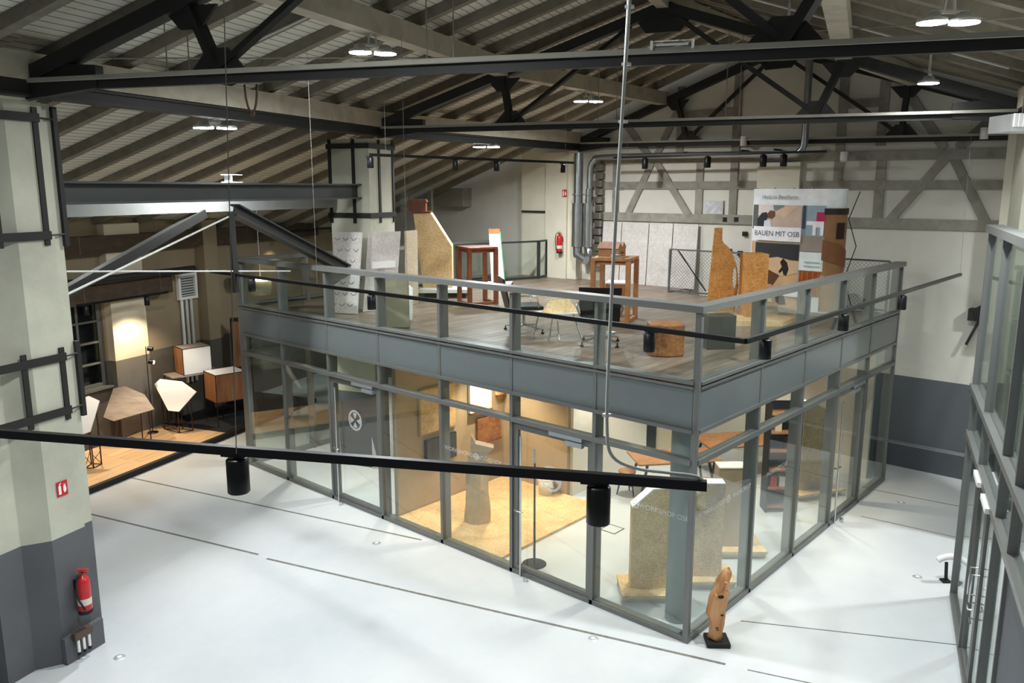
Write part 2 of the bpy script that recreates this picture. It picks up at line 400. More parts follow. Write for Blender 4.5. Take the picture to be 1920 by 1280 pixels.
# pale pier behind the display wall, pier at the right, pier at the left with toothed brick edge
wp('pier', MB().bx(9.38, 9.55, 2.68, 3.70, 3.5, 6.6), M_PLAIN_PL, wb)
wp('pier', MB().bx(9.0, 9.55, -3.2, -1.45, 3.2, 7.1), M_PLAIN_PL, wb)
pier3 = wp('pier', MB().bx(9.2, 9.55, 8.85, 10.85, 0, 7.05).bx(9.12, 9.21, 9.15, 9.9, 0, 7.0), M_PLAIN_PL, wb)
for k in range(13):
    wp('brick', MB().bx(9.36 if k % 2 else 9.33, 9.5, 8.12, 8.44-.09*(k % 2), 3.9+k*.215, 3.9+k*.215+.17), plain('old_grey_brick', (124,120,108), .85, 0, .2, .12) if k == 0 else MATS['old_grey_brick'], wb)
wp('wall_ledge', MB().bx(9.14, 9.25, 9.92, 10.82, 5.33, 5.38), M_CHORD, wb)
wp('bulkhead', MB().bx(9.1, 9.52, 13.2, 18.3, 5.45, 6.02), plain('grey_bulkhead_board', (150,146,134), .8), wb)

# outer left wall with dado, window and pier (along WU)
def wq(s, d, z):   # s along the wall, d out of the wall into the room
    n = Vector((WU.y, -WU.x, 0)); p = WP+WU*s+n*d; return Vector((p.x, p.y, z))
wl_th = 18.5
wl = thing('wall_left', None, None, (0,0,0)); tag(wl, kind='structure')
def wbox(name, s0, s1, d0, d1, z0, z1, mat, parent):
    P = [wq(s0,d0,z0), wq(s1,d0,z0), wq(s1,d1,z0), wq(s0,d1,z0)]
    return wp(name, MB().extrude(P, (0,0,z1-z0)), mat, parent)
M_LWALL_SHADE = twotone('left_wall_dado_plaster_shaded', (150,136,110), (92,88,80), 2.0)  # upper plaster darkened: the dim aisle's shade is in the colour
M_LPIER_LIT = twotone('left_pier_dado_plaster_lit', (214,204,178), (112,108,100), 2.0)  # lighter version for the pier, with the spot's light painted in
wbox('wall_face', -14, -2.5, -.3, -.0, 0, 5.9, M_LWALL_SHADE, wl); wbox('wall_face', -.05, 13, -.3, 0, 0, 5.9, M_LWALL_SHADE, wl)
wbox('wall_face', -2.5, -.05, -.3, 0, 0, 1.42, M_LWALL_SHADE, wl); wbox('wall_face', -2.5, -.05, -.3, 0, 3.5, 5.9, M_LWALL_SHADE, wl)
wbox('wall_pier', 0.02, 1.02, 0, .22, 0, 5.2, M_LPIER_LIT, wl)
wbox('wall_pier', 3.0, 3.5, 0, .3, 0, 5.2, M_LWALL_SHADE, wl)
# eaves timber and old pipe along that wall
wp('wall_plate_beam', MB().beam(wq(-8,.2,3.66), wq(1.75,.2,3.66), .4, .42), woodmat('dark_eaves_timber', (52,42,32), (66,54,42), (80,67,52), (2,6,6), .8), wl)
wp('wall_plate_beam', MB().beam(wq(-8,.15,4.75), wq(8,.15,4.75), .3, .4), MATS['dark_eaves_timber'], wl)
wp('heating_pipe', MB().cyl(wq(-8,.5,3.98), wq(2.4,.5,3.98), .09, 12), M_CHORD, wl)
win = thing('window_1', None, None, (0,0,0)); tag(win, kind='structure')
M_MULL = plain('grey_window_bar', (96,98,92), .6)
f = MB()
for z in (1.46, 3.47): f.beam(wq(-2.45,-.1,z), wq(-.08,-.1,z), .08, .08)
for s in (-2.43, -.1): f.beam(wq(s,-.1,1.45), wq(s,-.1,3.48), .08, .08, 0, (1,0,0))
wp('window_frame', f, M_MULL, win)
for s in (-1.87, -1.27, -.67): wp('glazing_bar', MB().beam(wq(s,-.1,1.5), wq(s,-.1,3.44), .05, .05, 0, (1,0,0)), M_MULL, win)
for z in (1.98, 2.48, 2.97): wp('glazing_bar', MB().beam(wq(-2.4,-.1,z), wq(-.12,-.1,z), .05, .045), M_MULL, win)
for a in range(4):
    for b in range(4):
        z0 = (1.5,2.0,2.5,2.99)[b]; z1 = (1.96,2.46,2.95,3.43)[b]; s0 = -2.39+a*.58
        wp('pane', MB().extrude([wq(s0,-.1,z0), wq(s0+.55,-.1,z0), wq(s0+.55,-.11,z0), wq(s0,-.11,z0)], (0,0,z1-z0)), M_GLASS, win)
wp('window_sill', MB().extrude([wq(-2.5,-.05,1.38), wq(0,-.05,1.38), wq(0,.14,1.38), wq(-2.5,.14,1.38)], (0,0,.05)), M_MULL, win)
wp('night_darkness_sheet', MB().extrude([wq(-2.6,-.34,1.3), wq(.1,-.34,1.3), wq(.1,-.32,1.3), wq(-2.6,-.32,1.3)], (0,0,2.4)), plain('painted_night_dark', (14,15,17), .9), win)  # near-black sheet that paints the night darkness behind the panes
# right outer wall (beyond the second glass office)
wr = obj('wall_right', MB().extrude([on(0,1.6,0), on(2,1.6,0), Vector((9.8,-9,0)), Vector((9.8,-9.4,0)), on(2,1.63,0), on(0,1.63,0)], (0,0,5.6)), M_PLAST); tag(wr, kind='structure')

# ------------------------------------------------------------------ roof trusses
def truss(i, label, nodes, zb0=7.2, zb1=7.2, rods=()):
    c = on(i, 0, 0); t = thing('roof_truss', label, 'truss', (c.x, c.y, 6.9)); s = SPAN[i]
    zc = lambda f: zb0+(zb1-zb0)*f
    wp('bottom_chord', MB().beam(on(i,-.015,zc(0)-.06), on(i,1.015,zc(1)-.06), .14, .02, .05).beam(on(i,-.015,zc(0)-.06), on(i,1.015,zc(1)-.06), .08, .12), M_CHORD, t)
    dn = (on(i,1)-on(i,0)).normalized(); dn = Vector((-dn.y, dn.x, 0))*(.09 if (Vector((-9,-4.8,0))-on(i,.5)).dot(Vector((-dn.y, dn.x, 0))) > 0 else -.09)
    wp('cable_tray', MB().beam(on(i,.0,zc(0)-.008)+dn, on(i,1,zc(1)-.008)+dn, .05, .045), M_TRAY, t)
    zt = lambda f: 7.24+(SL*s*min(f, 1-f))
    for a, b in ((0, .5), (1, .5)):
        wp('top_chord', MB().beam(on(i,a,zt(a)), on(i,b,zt(b)), .18, .17), M_CHORD, t)
    for f, ft, out in nodes:
        wp('strut', MB().beam(on(i,f,zc(f)), on(i,ft,zt(ft)-.05), .1, .12, 0, (1,0,0)), M_CHORD, t)
        wp('diagonal', MB().beam(on(i,f,zc(f)+.03), on(i,out,zt(out)-.1), .07, .08, 0, (1,0,0)), M_CHORD, t)
        d = (on(i,1)-on(i,0)).normalized(); n = Vector((-d.y, d.x, 0))
        for (ff, zz, sgn) in ((f, zc(f), 1), (ft, zt(ft)-.08, -1)):
            p = on(i, ff, zz)-n*.02
            wp('gusset_plate', MB().extrude([p-d*.34, p+d*.34, p+d*.12+Vector((0,0,.24*sgn)), p-d*.12+Vector((0,0,.24*sgn))], n*.04), M_CHORD, t)
    p = on(i, .5, zt(.5)); d = (on(i,1)-on(i,0)).normalized(); n = Vector((-d.y, d.x, 0))
    wp('apex_plate', MB().extrude([p+Vector((0,0,.12))-n*.03, p-d*.55+Vector((0,0,-.1))-n*.03, p-d*.3+Vector((0,0,-.42))-n*.03, p+d*.3+Vector((0,0,-.42))-n*.03, p+d*.55+Vector((0,0,-.1))-n*.03], n*.06), M_CHORD, t)
    for f, (e0, e1) in ((0, (.0, .09)), (1, (1, .91))):
        p = on(i, f, 7.0); q = on(i, e1, 7.0); n2 = n*.06
        wp('heel_plate', MB().extrude([p-n2, q+Vector((0,0,.1))-n2, q+Vector((0,0,.34))-n2, p+Vector((0,0,.4))-n2], n2*2), M_CHORD, t)
    for f, top in rods:
        wp('hanger_rod', MB().cyl(on(i,f,zc(f)), on(i,f,zt(f) if top is None else top), .007, 6), M_WIREC, t)
    return t
truss(1, 'nearest dark steel roof truss crossing above the foreground', [(.228,.2,.42), (.74,.78,.58)], 7.21, 7.23, ((.17,None),(.195,None),(.44,None),(.465,None)))
truss(2, 'middle dark steel roof truss bearing on the strapped pillar behind the railing', [(.25,.237,.45), (.73,.763,.52)], 7.21, 7.2, ((.40,None),(.43,None),(.60,None),(.62,None)))
truss(3, 'farthest dark steel roof truss standing against the timber framed gable', [(.30,.27,.49), (.745,.75,.51)], 7.23, 7.02)
# tie rods that cross between the trusses
def rod(label, a, b, r=.009, mat=M_WIREC):
    c = Vector(a); t = obj('tie_rod', MB().cyl((0,0,0), Vector(b)-c, r, 6), mat, None, a); tag(t, label, 'rod')
rod('thin steel wind brace rod from the left pillar head to the middle truss', (-5.15,5.3,7.45), on(2,.35,8.35))
rod('thin steel wind brace rod above the right roof lamp', on(2,.62,8.55), (1.2,-3.0,7.75))

# ------------------------------------------------------------------ masonry pillars with steel strapping
UU = Vector((math.cos(R(19.5)), math.sin(R(19.5)), 0)); VV = Vector((-math.sin(R(19.5)), math.cos(R(19.5)), 0))
def uvw(u, v, z=0.0): p = UU*u+VV*v; return Vector((p.x, p.y, z))
def pillar(label, u0, v0, plan, z1=7.0):
    b = uvw(u0, v0); t = thing('pillar', label, 'pillar', (b.x, b.y, 0), R(19.5))
    obj('shaft', MB().prism(plan, 0, z1), M_PILLAR, t); return t
# near pillar: local u 0..1.28 from u=-4.08, local v from v=7.33
p1 = pillar('large pale plaster pillar with grey painted foot and steel straps, left foreground', -4.08, 7.33,
            [(0,.22),(.36,.22),(.61,0),(1.09,0),(1.09,.08),(1.27,.08),(1.27,1.0),(0,1.0)])
obj('foot_block', MB().prism([(.58,-.07),(1.16,-.07),(1.16,.0),(.58,.0)], 0, .36), M_PILLAR, p1)
def straps(t, zs, xs, y, cor, top_ext=.0, x0=-.02):
    z0, z1 = zs
    for x in xs: obj('strap_upright', MB().bx(x-.035, x+.035, y-.022, y, z0-.12, z1+.12), M_CHORD, t)
    for z in zs: obj('strap_band', MB().bx(x0, xs[-1]+.05, y-.034, y-.012, z-.05, z+.05), M_CHORD, t)
    obj('corner_angle', MB().bx(cor[0]-.01, cor[0]+.05, cor[1]-.03, cor[1]+.03, z0-.15, z1+.15), M_CHORD, t)
    for z in zs: obj('clamp_rod', MB().cyl((xs[-1]+.04, y-.01, z), (cor[0]+.01, cor[1]-.02, z), .012, 8), M_CHORD, t)
straps(p1, (5.45, 6.82), (.38, .98), -.0, (1.27, .06), 0, -.02)
straps(p1, (3.27, 3.95), (.50, 1.01), -.0, (1.27, .06), 0, -.05)
p2 = pillar('pale strapped pillar rising through the upper floor behind the white boards', 4.42, 7.45, [(0,0),(.98,0),(.98,.95),(0,.95)])
for y in (.36, .93): obj('strap_upright', MB().bx(-.025, 0, y-.035, y+.035, 5.3, 7.0), M_CHORD, p2)
for x in (.39, .95): obj('strap_upright', MB().bx(x-.035, x+.035, -.025, 0, 5.3, 7.0), M_CHORD, p2)
for z in (5.46, 6.86):
    obj('strap_band', MB().bx(-.035, -.012, -.03, 1.0, z-.05, z+.05), M_CHORD, p2); obj('strap_band', MB().bx(-.03, 1.02, -.035, -.012, z-.05, z+.05), M_CHORD, p2)
b3 = thing('pillar', 'pale plaster pillar at the right edge carrying the middle truss', 'pillar', (6.15, -2.35, 0), R(19.5))
obj('shaft', MB().bx(-.1, .9, -1.0, .1, 0, 7.0), M_PILLAR, b3)

# crane rail beam between the two left pillars with pale board behind, inverted V bracing below
def rowp(f, z, dv=0.0):
    a, b = uvw(-2.9, 7.75+dv), uvw(4.45, 7.75+dv); p = a.lerp(b, f); p.z = z; return p
cb = thing('crane_beam', 'long dark steel beam spanning between the two strapped pillars', 'beam', tuple(rowp(.5, 5.95)), 0)
wp('web_and_flanges', MB().ibeam(rowp(0,5.95), rowp(1,5.95), .24, .3, .03, .03), M_FRAMED, cb)
pb = obj('fascia_board', MB().beam(rowp(.005,0,.5)-rowp(.5,0,.5), rowp(.985,0,.5)-rowp(.5,0,.5), .05, .2), plain('grey_fascia_paint', (138,140,136), .6), None, tuple(rowp(.5,5.72,.5))); tag(pb, 'pale fascia board behind and below the dark steel beam', 'board')
br = thing('knee_brace', 'pair of sloping steel braces meeting below the long steel beam', 'brace', tuple(rowp(.45, 5.6)))
wp('brace_leg', MB().ibeam(rowp(.49,5.66), rowp(.985,4.22), .2, .2, .025, .03), M_FRAMED, br)
wp('brace_leg', MB().beam(rowp(.47,5.6,.5), rowp(.02,4.4,.5), .12, .14), M_CHORD, br)
wp('post', MB().beam(rowp(.48,5.62), rowp(.48,4.3), .07, .09, 0, (1,0,0)), M_CHORD, br)
rod('pale tie rod rising from the near pillar to the brace apex', tuple(rowp(.0,4.55)), tuple(rowp(.47,5.55)), .016, M_CABLE)
rod('pale level tie rod running from the near pillar towards the glass railing', tuple(rowp(.0,4.98)), tuple(rowp(.68,4.52)), .014, M_CABLE)

# pale conduits laid along single rafters, and small fittings on the trusses
for i, k, t in ((1,0,.14), (1,1,.30), (2,0,.10), (2,1,.55), (1,2,.8)):
    wp('conduit', MB().cyl(rp(i,k,.1,t,-.19), rp(i,k,.92,t,-.19), .013, 6), M_CABLE, ceil)
# ------------------------------------------------------------------ upper floor (mezzanine) with its planks
DZ = 3.5
mz = obj('mezzanine_floor', MB().bx(.06, 8.4, .06, 10.86, 2.98, 3.455).bx(8.4, 9.48, 5.4, 10.86, 3.2, 3.46), M_INWALL); tag(mz, kind='structure')
plm = MB().bx(0, 2.056, 0, .194, 0, .04).mesh('plank'); plh = MB().bx(0, 1.022, 0, .194, 0, .04).mesh('plank')
for r in range(54):
    y = .12+r*.199
    xs = [(.13, plm), (2.19, plm), (4.25, plm), (6.31, plm)] if r % 2 == 0 else [(.13, plh), (1.155, plm), (3.215, plm), (5.275, plm), (7.335, plh)]
    for x, m in xs: obj('plank', m, M_DECKW, mz, (x, y, 3.458))
for r in range(27): obj('plank', plh, M_DECKW, mz, (8.39, 5.43+r*.199, 3.458))

# ------------------------------------------------------------------ glazed office: facades
def FL(s, d, z): return Vector((d, s, z))
def FR(s, d, z): return Vector((s, d, z))
B2O = Vector((3.718, -2.36, 0)); B2D = Vector((-.958, -.286, 0)); B2N = Vector((.286, -.958, 0))
def FB(s, d, z): p = B2O+B2D*s+B2N*d; return Vector((p.x, p.y, z))
def fb(F, s0, s1, d0, d1, z0, z1, mb=None):
    mb = mb or MB()
    return mb.extrude([F(s0,d0,z0), F(s1,d0,z0), F(s1,d1,z0), F(s0,d1,z0)], (0,0,z1-z0))
M_FROST = plain('frosted_white_film', (226,230,228), .6, 0, .3, .02)
_t = M_FROST.node_tree; _o = [x for x in _t.nodes if x.type == 'OUTPUT_MATERIAL'][0]; _tr = _t.nodes.new('ShaderNodeBsdfTransparent'); _mx = _t.nodes.new('ShaderNodeMixShader'); _mx.inputs[0].default_value = .5
_t.links.new(_tr.outputs[0], _mx.inputs[1]); _t.links.new(_t.nodes['Principled BSDF'].outputs[0], _mx.inputs[2]); _t.links.new(_mx.outputs[0], _o.inputs[0])
def emblem(F, s, z, r, pane, flip=1):
    """round frosted sticker with a cut-out cross of two strokes"""
    mb = MB(); n = 28
    def P(a, b): return F(s-flip*a, -.004, z+b)
    ring = []
    mb.add([P(r*math.cos(math.tau*k/n), r*math.sin(math.tau*k/n)) for k in range(n)]+[P(.80*r*math.cos(math.tau*k/n), .80*r*math.sin(math.tau*k/n)) for k in range(n)],
           [(k, (k+1)%n, n+(k+1)%n, n+k) for k in range(n)])
    # the quarters between the strokes
    for a0, a1, q in ((62, 118, .1), (150, 215, .12), (242, 300, .1), (-28, 28, .18)):
        c = math.radians((a0+a1)/2); ox, oy = q*r*math.cos(c), q*r*math.sin(c)
        arc = [P(ox+.62*r*math.cos(math.radians(a0+(a1-a0)*k/6)), oy+.62*r*math.sin(math.radians(a0+(a1-a0)*k/6))) for k in range(7)]
        mb.add([P(ox, oy)]+arc, [tuple(range(8))])
    wp('emblem', mb, M_FROST, pane)
def lettering(F, s, z, txt, pane, size=.1, flip=1):
    a = F(0,0,0); ex = (F(-flip,0,0)-a); o = F(s,-.004,z)
    M = Matrix(((ex.x, 0, 0, o.x), (ex.y, 0, 0, o.y), (0, 1, 0, o.z), (0, 0, 0, 1)))
    wp('lettering', text_mb(txt, size, M), M_FROST, pane)
def door(n, F, s0, s1, hinge_hi, zt=2.46, logo=True, flip=1):
    d = thing('door_%d' % n, None, None, tuple(F((s0+s1)/2, 0, 0))); tag(d, kind='structure')
    w = .085; m = MB()
    fb(F, s0, s0+w, .0, .07, .02, zt, m); fb(F, s1-w, s1, .0, .07, .02, zt, m); fb(F, s0+w, s1-w, .0, .07, .02, .02+w*1.5, m); fb(F, s0+w, s1-w, .0, .07, zt-w, zt, m)
    wp('leaf_frame', m, M_FRAME, d)
    p = wp('pane', fb(F, s0+w, s1-w, .03, .042, .02+w*1.5, zt-w), M_GLASS, d)
    e = (s1-w-.06) if hinge_hi else (s0+w+.06)
    wp('pull_rod', MB().cyl(F(e-.04*(1 if hinge_hi else -1),-.05,.03), F(e-.04*(1 if hinge_hi else -1),-.05,2.3), .016, 10), M_CHROME, d)
    k = 1 if hinge_hi else -1
    h = MB().cyl(F(e+.08*k,-.0,1.08), F(e+.08*k,-.06,1.08), .014, 8).tube([F(e+.08*k,-.06,1.08), F(e+.03*k,-.075,1.08), F(e-.07*k,-.075,1.08), F(e-.09*k,-.05,1.08)], .011, 8)
    wp('lever_handle', h, M_CHROME, d)
    c = (s0+s1)/2-.28*k
    wp('door_closer', fb(F, c-.3, c+.3, -.05, .0, zt-.03, zt+.03), plain('silver_closer_case', (170,178,182), .35, .6) if 'silver_closer_case' not in MATS else MATS['silver_closer_case'], d)
    wp('door_closer', fb(F, c-.32, c-.02, -.07, -.0, zt-.11, zt-.045), MATS['silver_closer_case'], d)
    if logo: emblem(F, (s0+s1)/2, 1.74, .2, p, flip)
    st = obj('door_stop', MB().cyl((0,0,0), (0,0,.06), .035, 12).cyl((0,0,.06), (0,0,.075), .028, 12), M_CHROME)
    st.location = F(e-.2*k, -.12, 0); return d, st
FE_ = None
def facade(label, F, posts, doors, flip=1, ztop=4.58):
    t = thing('glass_facade', label, 'facade', tuple(F(0,0,0)))
    e0, e1 = posts[0], posts[-1]
    for j, s in enumerate(posts):
        if j == 0 and F is not FE_: continue
        wp('post', fb(F, s-.028, s+.028, -.03, .03, 0, 4.47, fb(F, s-.028, s+.028, .03, .17, 0, 4.47)), M_FRAME, t)
    for z0, z1, d0, d1 in ((0,.07,-.03,.14), (2.49,2.56,-.05,.1), (2.915,2.965,-.045,.1), (3.5,3.535,-.045,.05), (3.56,3.6,-.055,.12)):
        wp('transom', fb(F, e0+.03, e1-.03, d0, d1, z0, z1), M_FRAME, t)
    wp('handrail', fb(F, e0-.07 if F is FL else e0+.13, e1+.04, -.07, .13, 4.49, 4.575), M_FRAME, t)
    panes = {}
    for j in range(len(posts)-1):
        a, b = posts[j]+.03, posts[j+1]-.03
        if j not in doors: panes[j] = wp('pane', fb(F, a, b, .0, .012, .07, 2.49), M_GLASS, t)
        wp('pane', fb(F, a, b, .0, .012, 2.56, 2.915), M_GLASS, t)
        wp('pane', fb(F, a, b, .0, .012, 3.6, 4.49), M_GLASS, t)
        wp('spandrel_panel', fb(F, a-.02, b+.02, -.02, .0, 2.965, 3.5), M_SPAN, t)
    return t, panes
LP = [0, 1.57, 3.13, 4.71, 6.29, 7.8, 9.36, 10.92]; RP = [0, 1.84, 3.46, 5.07, 6.58, 8.2]
t, pn = facade('long glazed office front with railing on top, facing the left hall', FL, LP, (1, 4))
for s in (4.25, 3.52): lettering(FL, s, 1.74, 'WORKSHOP OSB', pn[2])
emblem(FL, 3.9, 1.74, .06, pn[2])
lettering(FL, 1.40, 1.74, 'WORKSHOP', pn[0]); lettering(FL, .42, 1.74, 'WORKSHOP OSB', pn[0]); emblem(FL, .86, 1.74, .06, pn[0])
t, pr = facade('shorter glazed office front with railing on top, facing the right passage', FR, RP, (3,), -1)
lettering(FR, .55, 1.74, 'WORKSHOP OSB', pr[0], .1, -1); emblem(FR, 1.02, 1.74, .06, pr[0], -1); lettering(FR, 1.45, 1.74, 'WORKSHOP', pr[0], .1, -1)
lettering(FR, 2.65, 1.74, 'WORKSHOP OSB', pr[1], .1, -1)
cp = obj('corner_post', MB().bx(-.035, .035, -.035, .035, 0, 4.49).bx(.035, .06, -.02, .05, 0, 4.49).bx(-.02, .05, .035, .06, 0, 4.49), M_FRAME); bevel(cp, .01)
tag(cp, 'grey metal corner post where the two glazed fronts meet', 'post')
for n, a in ((1, (FL, 6.32, 7.77, True)), (2, (FL, 1.6, 3.10, True))):
    d, st = door(n, *a); tag(st, 'small chrome door stop at the '+('far' if n == 1 else 'near')+' glass door of the long front', 'door stop')
d, st = door(3, FR, 5.1, 6.55, False, 2.46, False, -1); tag(st, 'small chrome door stop at the glass door in the right passage', 'door stop')
# far short side of the office and the wire mesh guard at the back of the upper floor
def FE(s, d, z): return Vector((s, 10.92-d, z))
FE_ = FE
facade('far end glazed office front below the sloping brace', FE, [0, 1.64, 3.28, 4.92, 6.56, 8.2], ())
M_WIRE = plain('galvanised_wire', (110,113,112), .45, .7)
def mesh_guard(label, a, b, z0=3.5, z1=4.55, step=.085):
    a, b = Vector(a), Vector(b); L = (b-a).length; d = (b-a)/L
    t = thing('mesh_guard', label, 'railing', (a.x, a.y, z0)); H = z1-z0
    f = MB()
    for p in (a, b): f.beam((p.x,p.y,z0), (p.x,p.y,z1), .04, .04, 0, (1,0,0))
    for z in (z0+.04, z1): f.beam((a.x,a.y,z), (b.x,b.y,z), .035, .035)
    wp('frame', f, M_WIRE, t)
    w = MB()
    k = -H
    while k < L:
        for sgn in (1, -1):
            s0, s1 = k, k+H
            zz0, zz1 = (0, H) if sgn == 1 else (H, 0)
            u0, u1 = max(0, s0), min(L, s1)
            za = zz0+(zz1-zz0)*(u0-s0)/H; zb = zz0+(zz1-zz0)*(u1-s0)/H
            if u1-u0 > .02: w.beam(a+d*u0+Vector((0,0,z0+za)), a+d*u1+Vector((0,0,z0+zb)), .005, .005)
        k += step
    o = wp('wire_mesh', w, M_WIRE, t); tag(o, kind='stuff')
    wp('stay', MB().beam((a.x+.02,a.y-.2,z1), (a.x+.02,a.y-1.0,z0+.1), .02, .03), M_CHORD, t)
mesh_guard('wire mesh guard at the back edge of the upper floor, beside the white boards', (8.42,5.4,0), (8.42,3.9,0))
mesh_guard('wire mesh guard at the back edge of the upper floor, behind the display wall', (8.42,3.85,0), (8.42,.3,0))
# glass balustrade round the stair opening at the back left
gr = thing('glass_balustrade', 'grey framed glass balustrade beside the fire extinguisher on the upper floor', 'railing', (8.7, 9.7, DZ))
gp = [Vector((5.6,10.6,0)), Vector((8.65,9.75,0)), Vector((9.15,9.85,0))]
for a, b in ((gp[0], gp[1]), (gp[1], gp[2])):
    wp('handrail', MB().beam((a.x,a.y,4.55), (b.x,b.y,4.55), .06, .05), M_FRAMED, gr)
    wp('base_rail', MB().beam((a.x,a.y,3.54), (b.x,b.y,3.54), .05, .06), M_FRAMED, gr)
    wp('pane', MB().beam((a.x,a.y,4.04), (b.x,b.y,4.04), .012, .94), M_GLASS, gr)
for p in gp: wp('post', MB().beam((p.x,p.y,3.5), (p.x,p.y,4.55), .07, .07, 0, (1,0,0)), M_FRAMED, gr)

# ------------------------------------------------------------------ inside the office: partitions
M_CONC = plain('smooth_grey_concrete', (132,138,136), .55, 0, .3, .04)
def part_wall(label, x0, x1, y0, y1, mat, z1=2.97):
    o = obj('partition_wall', MB().bx(x0, x1, y0, y1, 0, z1), mat); tag(o, label, 'partition'); return o
tp = part_wall('taupe partition behind the wooden floor sample, left side', .2, 3.2, 6.1, 6.2, M_TAUPE)
part_wall('taupe partition closing the wooden floor sample at the back', 3.1, 3.2, 4.42, 6.1, M_TAUPE)
part_wall('white partition reaching back from the wooden floor sample', 3.2, 5.9, 4.35, 4.42, M_INWALL)
part_wall('white back partition behind the meeting tables', 8.05, 8.15, .3, 10.7, M_INWALL)
part_wall('pale partition at the back of the far office room', 4.2, 4.3, 6.2, 10.7, M_INWALL)
part_wall('beige cupboard front panel beside the meeting tables', 6.2, 8.0, 4.2, 4.28, plain('beige_cupboard_front', (205,193,168), .6))
rc = obj('round_column', MB().cyl((0,0,0), (0,0,2.98), .17, 28), M_CONC, None, (.47, .42, 0)); tag(rc, 'smooth round concrete column just inside the glass corner', 'column')

# ------------------------------------------------------------------ second glazed office at the right edge
t2 = thing('glass_facade', 'tall glazed front of the second office along the right edge', 'facade', tuple(B2O))
P2 = [0, 1.62, 3.45, 4.4, 6.8]
for s in P2: wp('post', fb(FB, s-.025, s+.025, -.03, .06, 0, 5.45), M_FRAME, t2)
for z0, z1, d0, d1 in ((0,.08,-.03,.12), (2.52,2.6,-.05,.1), (3.2,3.28,-.06,.12), (5.42,5.52,-.07,.13)):
    wp('transom', fb(FB, -.03, 6.85, d0, d1, z0, z1), M_FRAME, t2)
for j in range(4):
    a, b = P2[j]+.035, P2[j+1]-.035
    wp('pane', fb(FB, a, b, .02, .032, 2.6, 3.2), M_GLASS, t2); wp('pane', fb(FB, a, b, .02, .032, 3.28, 5.42), M_GLASS, t2)
    if j in (0, 2): wp('pane', fb(FB, a, b, .02, .032, .08, 2.52), M_GLASS, t2)
    if j == 3: wp('solid_panel', fb(FB, a, b, .0, .05, .08, 2.52), plain('dark_slate_panel', (66,70,78), .5), t2)
wp('end_pane', MB().extrude([FB(0,.05,.05), FB(0,1.9,.05), FB(-.012,1.9,.05), FB(-.012,.05,.05)], (0,0,5.37)), M_GLASS, t2)
for n, (a, b, k) in ((4, (1.66, 2.5, True)), (5, (2.54, 3.41, False))):
    d = thing('door_%d' % n, None, None, tuple(FB(a,0,0))); tag(d, kind='structure'); w = .07; m = MB()
    fb(FB, a, a+w, 0, .06, .03, 2.48, m); fb(FB, b-w, b, 0, .06, .03, 2.48, m); fb(FB, a+w, b-w, 0, .06, .03, .13, m); fb(FB, a+w, b-w, 0, .06, 2.4, 2.48, m)
    wp('leaf_frame', m, M_FRAME, d); wp('pane', fb(FB, a+w, b-w, .02, .03, .13, 2.4), M_GLASS, d)
    e = b-.09 if k else a+.09
    wp('pull_handle', MB().tube([FB(e,-.0,1.2), FB(e,-.08,1.2), FB(e,-.08,1.55), FB(e,-.0,1.55)], .012, 8), M_CHROME, d)
    wp('lever_handle', MB().tube([FB(e,0,1.0), FB(e,-.06,1.0), FB(e+(-.13 if k else .13),-.06,1.0)], .011, 8), M_CHROME, d)
    wp('door_closer', fb(FB, a+.1, a+.6, -.09, -.0, 2.5, 2.56), M_WHITE, d)
s2 = obj('roof_slab', MB().extrude([FB(-.0,.1,5.3), FB(6.8,.1,5.3), FB(6.8,4,5.3), FB(-.0,1.9,5.3)], (0,0,.1)), M_WHITE); tag(s2, 'white roof slab on the second glazed office', 'slab')
# ------------------------------------------------------------------ lamps
CRZ = R(-48.6)     # things that stand square to the diagonal of the hall
RX = Vector((math.cos(CRZ), math.sin(CRZ), 0)); RY = Vector((-math.sin(CRZ), math.cos(CRZ), 0))
M_LED = emit('lit_led_disc', (1, 1, 1), 60)
M_LEDW = emit('lit_warm_disc', (1, .82, .6), 25)
M_SINK = plain('pale_lamp_casing', (196,198,198), .4, .5)
COOL = (.93, .97, 1.0); WARM = (1, .80, .57); NEUT = (1, .93, .82)
def bay(label, loc, top, rz=0, power=1.0, twin=True):
    t = thing('high_bay_lamp', label, 'ceiling lamp', loc, rz, 'high bay roof lamps')
    for x in ((-.17, .17) if twin else (0,)):
        b = obj('lamp_head', MB().lathe([(.001,.10),(.07,.10),(.09,.05),(.15,.03),(.155,0),(.15,-.005)], 20, (x,0,0)), M_SINK, t)
        obj('led_disc', MB().cyl((x,0,-.012), (x,0,-.004), .15, 20), M_LED, b)
    obj('yoke', MB().beam((-.06,0,.1), (-.02,0,.42), .03, .02).beam((.06,0,.1), (.02,0,.42), .03, .02).beam((-.2,0,.1), (.2,0,.1), .05, .03), M_SINK, t)
    obj('suspension', MB().cyl((0,0,.4), (0,0,top-loc[2]), .008, 6), M_CABLE, t)
    lamp('lamp_light', 'AREA', (0,0,-.03), BAY_W*power, COOL, t, .3, spread=R(165))
bay('lit twin roof lamp hanging in front of the long beam between the left pillars', (-2.35,7.2,6.93), 7.5, R(-30))
bay('lit twin roof lamp between the nearest and middle trusses, left of the hall centre', (-1.6,4.25,7.82), 8.5, R(-30))
bay('lit twin roof lamp between the middle truss and the gable, above the upper floor', (5.7,5.95,7.86), 8.5, R(-40))
bay('lit twin roof lamp over the far left corner of the upper floor', (5.4,8.7,6.98), 7.6, R(-40))
bay('bright twin roof lamp at the top right of the hall', (.75,-2.32,7.72), 8.2, R(-48), 1.4)
bay('added unseen twin roof lamp above the second glazed office, brightening the right wall', (6.2,-4.3,6.6), 7.2, R(-48), 1.1)  # lamp out of view, added to brighten the right end of the gable
